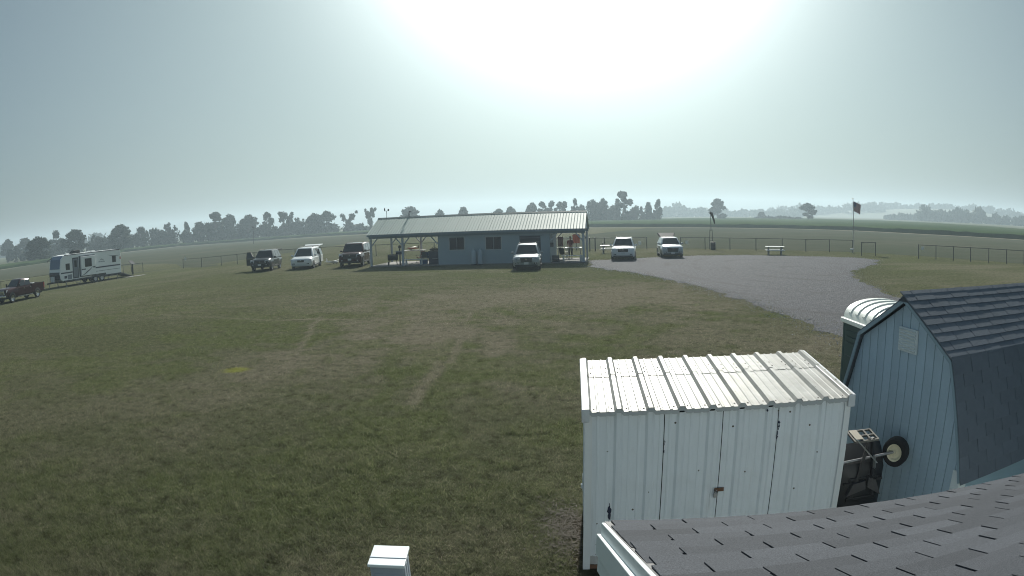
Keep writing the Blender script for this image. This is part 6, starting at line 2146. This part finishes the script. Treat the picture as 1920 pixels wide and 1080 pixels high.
# pickup at the left picture edge
def pickup():
    t = thing('pickup_truck', 'dark maroon crew-cab pickup with chrome grille at the left edge', 'pickup', (-44.25, 43.6, float(tz(-44.25))), R(-1.5))
    pt = paint('pickup_maroon', (.038, .012, .015), .22, .1)
    hw = 1.0
    fa, ra_, wr = -2.0, 2.0, .42
    y0, y1 = -2.98, 3.2
    body = [(y0 + .02, .86, .62, 1.14), (y0 + .12, .95, .55, 1.20), (y0 + .35, .985, .50, 1.24), (-1.35, 1.0, .48, 1.30), (-1.0, 1.0, .46, 1.30), (1.06, 1.0, .46, 1.30), (1.10, 1.0, .46, 1.30)]
    mb = MB(); mb.loft([section(a, b, c, d, .05 if a < -1.2 else .01) for a, b, c, d in body]); mb.build('body', pt, t, smooth=36)
    # cab
    def rect(yf, yr, w, z, c=.08):
        return [(-w + c, yf, z), (w - c, yf, z), (w, yf + c, z), (w, yr - c, z), (w - c, yr, z), (-w + c, yr, z), (-w, yr - c, z), (-w, yf + c, z)]
    mb = MB(); mb.loft([rect(-1.22, 1.08, .93, 1.22), rect(-1.15, 1.08, .93, 1.30), rect(-.48, .98, .76, 1.86), rect(-.36, .9, .70, 1.93), rect(0, .6, .4, 1.95)]); mb.build('cab', pt, t, smooth=34)
    B = [(-.93, -1.15, 1.30), (.93, -1.15, 1.30), (.93, 1.08, 1.30), (-.93, 1.08, 1.30)]
    T = [(-.76, -.48, 1.86), (.76, -.48, 1.86), (.76, .98, 1.86), (-.76, .98, 1.86)]
    mb = MB(); slab(mb, B[0], B[1], T[0], T[1], .06, .94, .05, .93, .012); mb.build('windshield', CARGLASS, t)
    mb = MB(); slab(mb, B[2], B[3], T[2], T[3], .12, .88, .15, .88, .012); mb.build('rear_window', CARGLASS, t)
    for (b0, b1, t0, t1, fl) in ((B[1], B[2], T[1], T[2], 0), (B[3], B[0], T[3], T[0], 1)):
        for (u0, u1) in ((.12, .53), (.57, .95)):
            if fl:
                u0, u1 = 1 - u1, 1 - u0
            mb = MB(); slab(mb, b0, b1, t0, t1, u0, u1, .06, .9, .01); mb.build('side_window', CARGLASS, t)
    # bed
    for sx in (-1, 1):
        mb = MB(); mb.bx(min(sx * .93, sx * 1.0), max(sx * .93, sx * 1.0), 1.13, y1, .56, 1.33); mb.build('bed_side', pt, t, bevel=.02)
        mb = MB(); mb.bx(min(sx * .925, sx * .995), max(sx * .925, sx * .995), 1.14, y1 - .01, 1.331, 1.36); mb.build('bed_rail', TRIMBLK, t)
    mb = MB(); mb.bx(-.929, .929, 1.13, y1 - .02, .62, .70); mb.build('bed_floor', TRIMBLK, t)
    mb = MB(); mb.bx(-.929, .929, 1.14, 1.19, .7, 1.34); mb.build('bed_front', pt, t)
    mb = MB(); mb.bx(-.925, .925, y1 - .07, y1 - .005, .7, 1.33); tg = mb.build('tailgate', pt, t, bevel=.015)
    mb = MB(); mb.bx(-.9, .9, y1 + .0, y1 + .16, .52, .68); mb.build('rear_bumper', CHROME, t, bevel=.03)
    for sx in (-1, 1):
        mb = MB(); mb.bx(min(sx * .93, sx * 1.006), max(sx * .93, sx * 1.006), y1 - .14, y1 + .006, .82, 1.28); mb.build('tail_light', REDLAMP, t, bevel=.02)
    # toolbox lid catching the sun
    mb = MB(); mb.bx(-.9, .9, 1.22, 1.70, 1.22, 1.41); mb.build('toolbox', M('alu_plate', (.60, .62, .62), .35, metal=.5), t, bevel=.02)
    # front end
    mb = MB(); mb.bx(-.62, .62, y0 - .03, y0 + .1, .76, 1.16); g = mb.build('grille', CHROME, t, bevel=.03)
    for z in (.84, .97, 1.09):
        mb = MB(); mb.bx(-.56, .56, y0 - .045, y0 - .029, z - .035, z + .02); mb.build('bar', TRIMBLK, g)
    for sx in (-1, 1):
        mb = MB(); mb.hexa([(sx * .65, y0 - .02, .78), (sx * .95, y0 + .12, .80), (sx * .95, y0 + .3, .80), (sx * .65, y0 + .16, .78)], [(sx * .65, y0 + .02, 1.16), (sx * .95, y0 + .16, 1.16), (sx * .95, y0 + .34, 1.16), (sx * .65, y0 + .2, 1.16)]); mb.build('headlight', LAMP, t)
        mb = MB(); mb.bx(sx * 1.10 - .10, sx * 1.10 + .10, -.98, -.86, 1.32, 1.58); mi = mb.build('mirror', TRIMBLK, t, bevel=.02)
        mb = MB(); mb.beam((sx * .95, -.92, 1.36), (sx * 1.04, -.92, 1.40), .04, .05); mb.build('mirror_arm', TRIMBLK, mi)
        for (ya, yb) in ((-1.0, .04), (.08, 1.02)):
            mb = MB(); mb.bx(min(sx * .97, sx * 1.007), max(sx * .97, sx * 1.007), ya, yb, .58, 1.2); d = mb.build('door', pt, t, bevel=.006)
            mb = MB(); mb.bx(min(sx * 1.0, sx * 1.03), max(sx * 1.0, sx * 1.03), yb - .26, yb - .08, 1.08, 1.12); mb.build('handle', CHROME, d)
        mb = MB(); mb.bx(min(sx * .86, sx * 1.06), max(sx * .86, sx * 1.06), -1.2, 1.2, .42, .47); mb.build('running_board', CHROME, t, bevel=.01)
        for ya in (fa, ra_):
            arc = [(ya + wr * 1.2 * math.cos(a), wr + wr * 1.2 * math.sin(a)) for a in [math.pi * i / 14 for i in range(15)]]
            arc = [(y, max(z, .5)) for y, z in arc]
            mb = MB(); mb.prism(arc, lambda p: (sx * .75, p[0], p[1]), lambda p: (sx * 1.012, p[0], p[1])); mb.build('wheel_arch', TRIMBLK, t)
            wheel(t, (sx * .91, ya, wr), 'x', wr, .27, rim=CHROME, spokes=6, n=22)
    mb = MB(); mb.bx(-.93, .93, y0 - .12, y0 + .08, .52, .72); mb.build('front_bumper', CHROME, t, bevel=.04)
    mb = MB(); mb.bx(-.16, .16, y0 - .132, y0 - .121, .55, .69); mb.build('licence_plate', PLATE, t)
    mb = MB(); mb.bx(-.6, .6, y0 + .3, y1 - .1, .36, .5); mb.build('chassis', TRIMBLK, t)


pickup()


# travel trailer
def caravan():
    ax, ay, bx_, by_ = -48.1, 55.2, -45.7, 64.5
    yaw = math.atan2(by_ - ay, bx_ - ax)
    # local: x along the near side from front to rear (0..8.37), y from the near side away (0..2.45), z up
    t = thing('travel_trailer', 'white travel trailer with dark graphics, a slide-out and a rear ramp', 'travel trailer', (ax, ay, float(tz(-46, 60))), yaw)
    t.scale = (1.24, 1.06, 1.15)
    W_ = 2.45
    LEN = 8.37
    SK = M('trailer_white', (.80, .83, .84), .4, var=.03, scale=.8)
    NAVY = M('trailer_dark_graphic', (.022, .028, .055), .4, var=.1)
    BLU = M('trailer_front_blue', (.12, .17, .27), .3, var=.1, scale=1.2)
    GRY = M('trailer_grey', (.20, .22, .26), .45, var=.08)
    side = [(.42, .55), (LEN, .55), (LEN, 2.98), (1.5, 3.0), (.62, 2.92), (.28, 2.6), (.12, 1.7), (.05, 1.2), (.12, .75)]
    mb = MB(); mb.prism(side, lambda p: (p[0], 0, p[1]), lambda p: (p[0], W_, p[1])); mb.build('body', SK, t, bevel=.03)
    fr = [(.62, 2.93), (.28, 2.61), (.12, 1.71), (.05, 1.2), (.12, .75)]
    mb = MB()
    for i in range(2):
        a, b = fr[i], fr[i + 1]
        mb.hexa([(a[0] - .018, .14, a[1]), (b[0] - .018, .14, b[1]), (b[0] - .018, W_ - .14, b[1]), (a[0] - .018, W_ - .14, a[1])], [(a[0] - .004, .14, a[1]), (b[0] - .004, .14, b[1]), (b[0] - .004, W_ - .14, b[1]), (a[0] - .004, W_ - .14, a[1])])
    mb.build('front_cap', BLU, t)
    mb = MB(); mb.hexa([(.10, .08, .70), (.10, W_ - .08, .70), (.13, W_ - .08, .70), (.13, .08, .70)], [(.028, .08, 1.2), (.028, W_ - .08, 1.2), (.05, W_ - .08, 1.2), (.05, .08, 1.2)]); mb.build('stone_guard', NAVY, t)
    mb = MB(); mb.hexa([(.028, .1, 1.21), (.028, W_ - .1, 1.21), (.045, W_ - .1, 1.21), (.045, .1, 1.21)], [(.05, .1, 1.42), (.05, W_ - .1, 1.42), (.075, W_ - .1, 1.42), (.075, .1, 1.42)]); mb.build('front_band', NAVY, t)
    # roof edge, air conditioner, vents
    mb = MB(); mb.hexa([(.7, -.02, 2.92), (LEN + .01, -.02, 2.91), (LEN + .01, .0, 2.91), (.7, .0, 2.92)], [(.7, -.02, 2.98), (LEN + .01, -.02, 2.985), (LEN + .01, .0, 2.985), (.7, 0, 2.98)]); mb.build('awning_rail', NAVY, t)
    mb = MB(); mb.hexa([(2.35, .85, 3.0), (3.4, .85, 3.0), (3.4, 1.6, 3.0), (2.35, 1.6, 3.0)], [(2.55, .9, 3.3), (3.38, .9, 3.32), (3.38, 1.55, 3.32), (2.55, 1.55, 3.3)]); mb.build('air_conditioner', TRIMBLK, t, bevel=.04)
    for x in (1.6, 4.4, 5.1):
        mb = MB(); mb.bx(x, x + .4, 1.0, 1.4, 2.99, 3.10); mb.build('roof_vent', WHITE, t, bevel=.02)
    # near-side windows, door, slide-out
    def win(x0, x1, z0, z1, y=-.0):
        mb = MB(); mb.bx(x0, x1, y - .02, y - .0005, z0, z1); w = mb.build('window', TRIMBLK, t, bevel=.01)
        mb = MB(); mb.bx(x0 + .05, x1 - .05, y - .026, y - .0205, z0 + .05, z1 - .05); mb.build('pane', CARGLASS, w)
    win(.85, 1.38, 1.55, 2.15)
    win(7.15, 7.68, 1.72, 2.38)
    mb = MB(); mb.bx(1.75, 2.52, -.022, -.0005, .68, 2.62); fr_ = mb.build('door_frame', NAVY, t)
    mb = MB(); mb.bx(1.84, 2.44, -.034, -.0225, .76, 2.52); d = mb.build('door', GRY, t, bevel=.01)
    mb = MB(); mb.bx(1.98, 2.30, -.04, -.0345, 1.72, 2.36); mb.build('pane', CARGLASS, d)
    mb = MB(); mb.bx(2.36, 2.42, -.06, -.0345, 1.42, 1.54); mb.build('handle', CHROME, d)
    mb = MB(); mb.bx(2.62, 4.72, -.07, -.0005, .72, 2.72); mb.build('slide_trim', NAVY, t)
    mb = MB(); mb.bx(2.72, 4.62, -.30, -.071, .80, 2.64); so = mb.build('slide_out', SK, t, bevel=.02)
    mb = MB(); mb.bx(3.2, 4.12, -.322, -.3005, 1.62, 2.42); w = mb.build('slide_window', TRIMBLK, so, bevel=.01)
    mb = MB(); mb.bx(3.25, 3.66, -.328, -.3225, 1.67, 2.37); mb.build('pane', CARGLASS, so); mb = MB(); mb.bx(3.68, 4.07, -.328, -.3225, 1.67, 2.37); mb.build('pane', CARGLASS, so)
    # swoosh on the slide-out
    mb = MB()
    arc = [(2.76 + 1.55 * s, 0.84 + .75 * s ** 1.5 + .0) for s in np.linspace(0, 1, 10)]
    poly = [(x, z) for x, z in arc] + [(x - .02, z + .10 * (1 - abs(2 * i / 9 - 1)) + .015) for i, (x, z) in list(enumerate(arc))[::-1]]
    mb.prism(poly, lambda p: (p[0], -.3055, p[1]), lambda p: (p[0], -.3005, p[1])); mb.build('swoosh', NAVY, so)
    mb = MB(); mb.bx(2.74, 3.3, -.304, -.3005, 1.36, 1.46); mb.build('stripe', NAVY, so)
    mb = MB(); mb.bx(4.3, 4.6, -.304, -.3005, 1.46, 1.58); mb.build('stripe', NAVY, so)
    # side stripes and logo
    for (x0, x1, z0, z1, m_) in ((4.8, LEN - .1, 1.34, 1.46, NAVY), (.2, 1.72, 1.24, 1.36, NAVY), (4.85, LEN - .15, 1.02, 1.06, GRY)):
        mb = MB(); mb.bx(x0, x1, -.006, -.0006, z0, z1); mb.build('stripe', m_, t)
    mb = MB()
    for i in range(9):
        x = 5.25 + i * .10
        mb.bx(x, x + .07, -.006, -.0006, 1.88, 1.88 + .09 + .03 * math.sin(i * 2.2))
    mb.prism([(5.35, 2.05), (5.7, 2.22), (6.05, 2.05), (5.7, 2.12)], lambda p: (p[0], -.006, p[1]), lambda p: (p[0], -.0006, p[1])); mb.build('logo', GRY, t)
    arc = [(6.5 + 1.8 * s, 2.52 - .22 * math.sin(math.pi * s * .8)) for s in np.linspace(0, 1, 9)]
    mb = MB(); mb.prism(arc + [(x, z + .07 * math.sin(math.pi * i / 8) + .01) for i, (x, z) in list(enumerate(arc))[::-1]], lambda p: (p[0], -.006, p[1]), lambda p: (p[0], -.0006, p[1])); mb.build('swoosh', GRY, t)
    mb = MB(); mb.bx(LEN - .14, LEN - .02, -.02, -.0006, 1.95, 2.2); mb.build('marker_light', REDLAMP, t)
    mb = MB(); mb.bx(.62, .95, -.012, -.0006, .78, 1.02); mb.build('hatch', NAVY, t); 
    mb = MB(); mb.bx(1.05, 1.6, -.012, -.0006, .66, 1.1); mb.build('storage_hatch', GRY, t)
    mb = MB(); mb.bx(.5, LEN - .02, -.012, .02, .50, .60); mb.build('skirt', NAVY, t)
    mb = MB(); mb.bx(.5, LEN - .1, .25, W_ - .25, .38, .549); mb.build('chassis', TRIMBLK, t)
    for y in (.12, W_ - .12):
        for x in (4.75, 5.65):
            w = wheel_y(t, (x, y, .36), .36, .22)
    mb = MB(); mb.bx(4.2, 6.2, .0, .25, .60, .78); mb.build('wheel_well', TRIMBLK, t)
    # steps, jacks, tongue, ramp
    for i in range(2):
        mb = MB(); mb.bx(1.85, 2.45, -.35 - i * .22, -.12 - i * .22, .42 - i * .18, .45 - i * .18); mb.build('step', STEEL, t)
    for x in (1.88, 2.42):
        mb = MB(); mb.beam((x, -.02, .55), (x, -.5, .25), .03, .04); mb.build('step_frame', STEEL, t)
    for x in (.9, 7.9):
        for y in (.25, W_ - .25):
            mb = MB(); mb.beam((x, y, .5), (x + .12, y, .03), .06, .06); mb.bx(x + .02, x + .22, y - .1, y + .1, .0, .03); mb.build('jack', STEEL, t)
    mb = MB(); mb.beam((.6, .5, .5), (-.95, W_ / 2, .46), .08, .12); mb.beam((.6, W_ - .5, .5), (-.95, W_ / 2, .46), .08, .12); tg = mb.build('tongue', TRIMBLK, t)
    mb = MB(); mb.cyl((-.7, W_ / 2, .02), (-.7, W_ / 2, .95), .04, n=8); mb.build('tongue_jack', STEEL, tg)
    mb = MB(); mb.cyl((-.2, W_ / 2 - .2, .55), (-.2, W_ / 2 - .2, 1.05), .15, n=14); mb.cyl((-.2, W_ / 2 + .2, .55), (-.2, W_ / 2 + .2, 1.05), .15, n=14); mb.build('gas_bottle', WHITE, tg, smooth=40)
    mb = MB(); mb.hexa([(LEN + .01, .12, .56), (LEN + 1.75, .12, .02), (LEN + 1.75, W_ - .12, .02), (LEN + .01, W_ - .12, .56)], [(LEN + .01, .12, .62), (LEN + 1.75, .12, .06), (LEN + 1.75, W_ - .12, .06), (LEN + .01, W_ - .12, .62)]); mb.build('ramp', M('ramp_tread', (.30, .29, .28), .8, var=.15, scale=6), t)
    mb = MB(); mb.bx(LEN + .001, LEN + .02, .2, W_ - .2, .65, 2.7); mb.build('rear_shade', INSIDE_SHADE, t)  # black slab coloured as the shade inside the trailer
    mb = MB(); mb.tube([(.55, W_ - .1, 2.8), (-.15, W_ - .2, 2.55), (-.2, W_ - .2, 2.4)], .04, 8); mb.build('awning_arm', TRIMBLK, t)


def wheel_y(parent, c, rad, width):
    w = wheel(parent, c, 'x', rad, width, rim=M('trailer_rim', (.5, .5, .52), .4, metal=.5), n=18)
    w.rotation_euler = (0, 0, R(90))
    return w


caravan()
t = thing('ground_mat', 'pale flat mat on the grass behind the travel trailer ramp', 'mat', (-44.6, 67.2, float(tz(-44.6))), R(70))
mb = MB(); mb.bx(-1.6, 1.6, -.35, .35, .01, .03); mb.build('sheet', M('mat_pale', (.34, .33, .33), .9, var=.1), t)
mb = MB(); mb.bx(-1.6, 1.6, -.37, -.351, .008, .034); mb.build('hem', M('mat_hem', (.2, .2, .2), .9), t)

# ---------------------------------------------------------------- haze
def make_haze():
    mb = MB()
    mb.bx(-1750, 1750, -1750, 1750, -3.0, 46)
    m = bpy.data.materials.new('haze_air')
    m.use_nodes = True
    nt = m.node_tree
    nt.nodes.clear()
    out = nt.nodes.new('ShaderNodeOutputMaterial')
    pv = nt.nodes.new('ShaderNodeVolumePrincipled')
    pv.inputs['Color'].default_value = (.70, .87, .97, 1)
    pv.inputs['Density'].default_value = .0008
    pv.inputs['Anisotropy'].default_value = .35
    nt.links.new(pv.outputs[0], out.inputs['Volume'])
    o = mb.build('haze', m)
    tag(o, 'pale summer haze filling the air over the fields', kind='stuff')


make_haze()
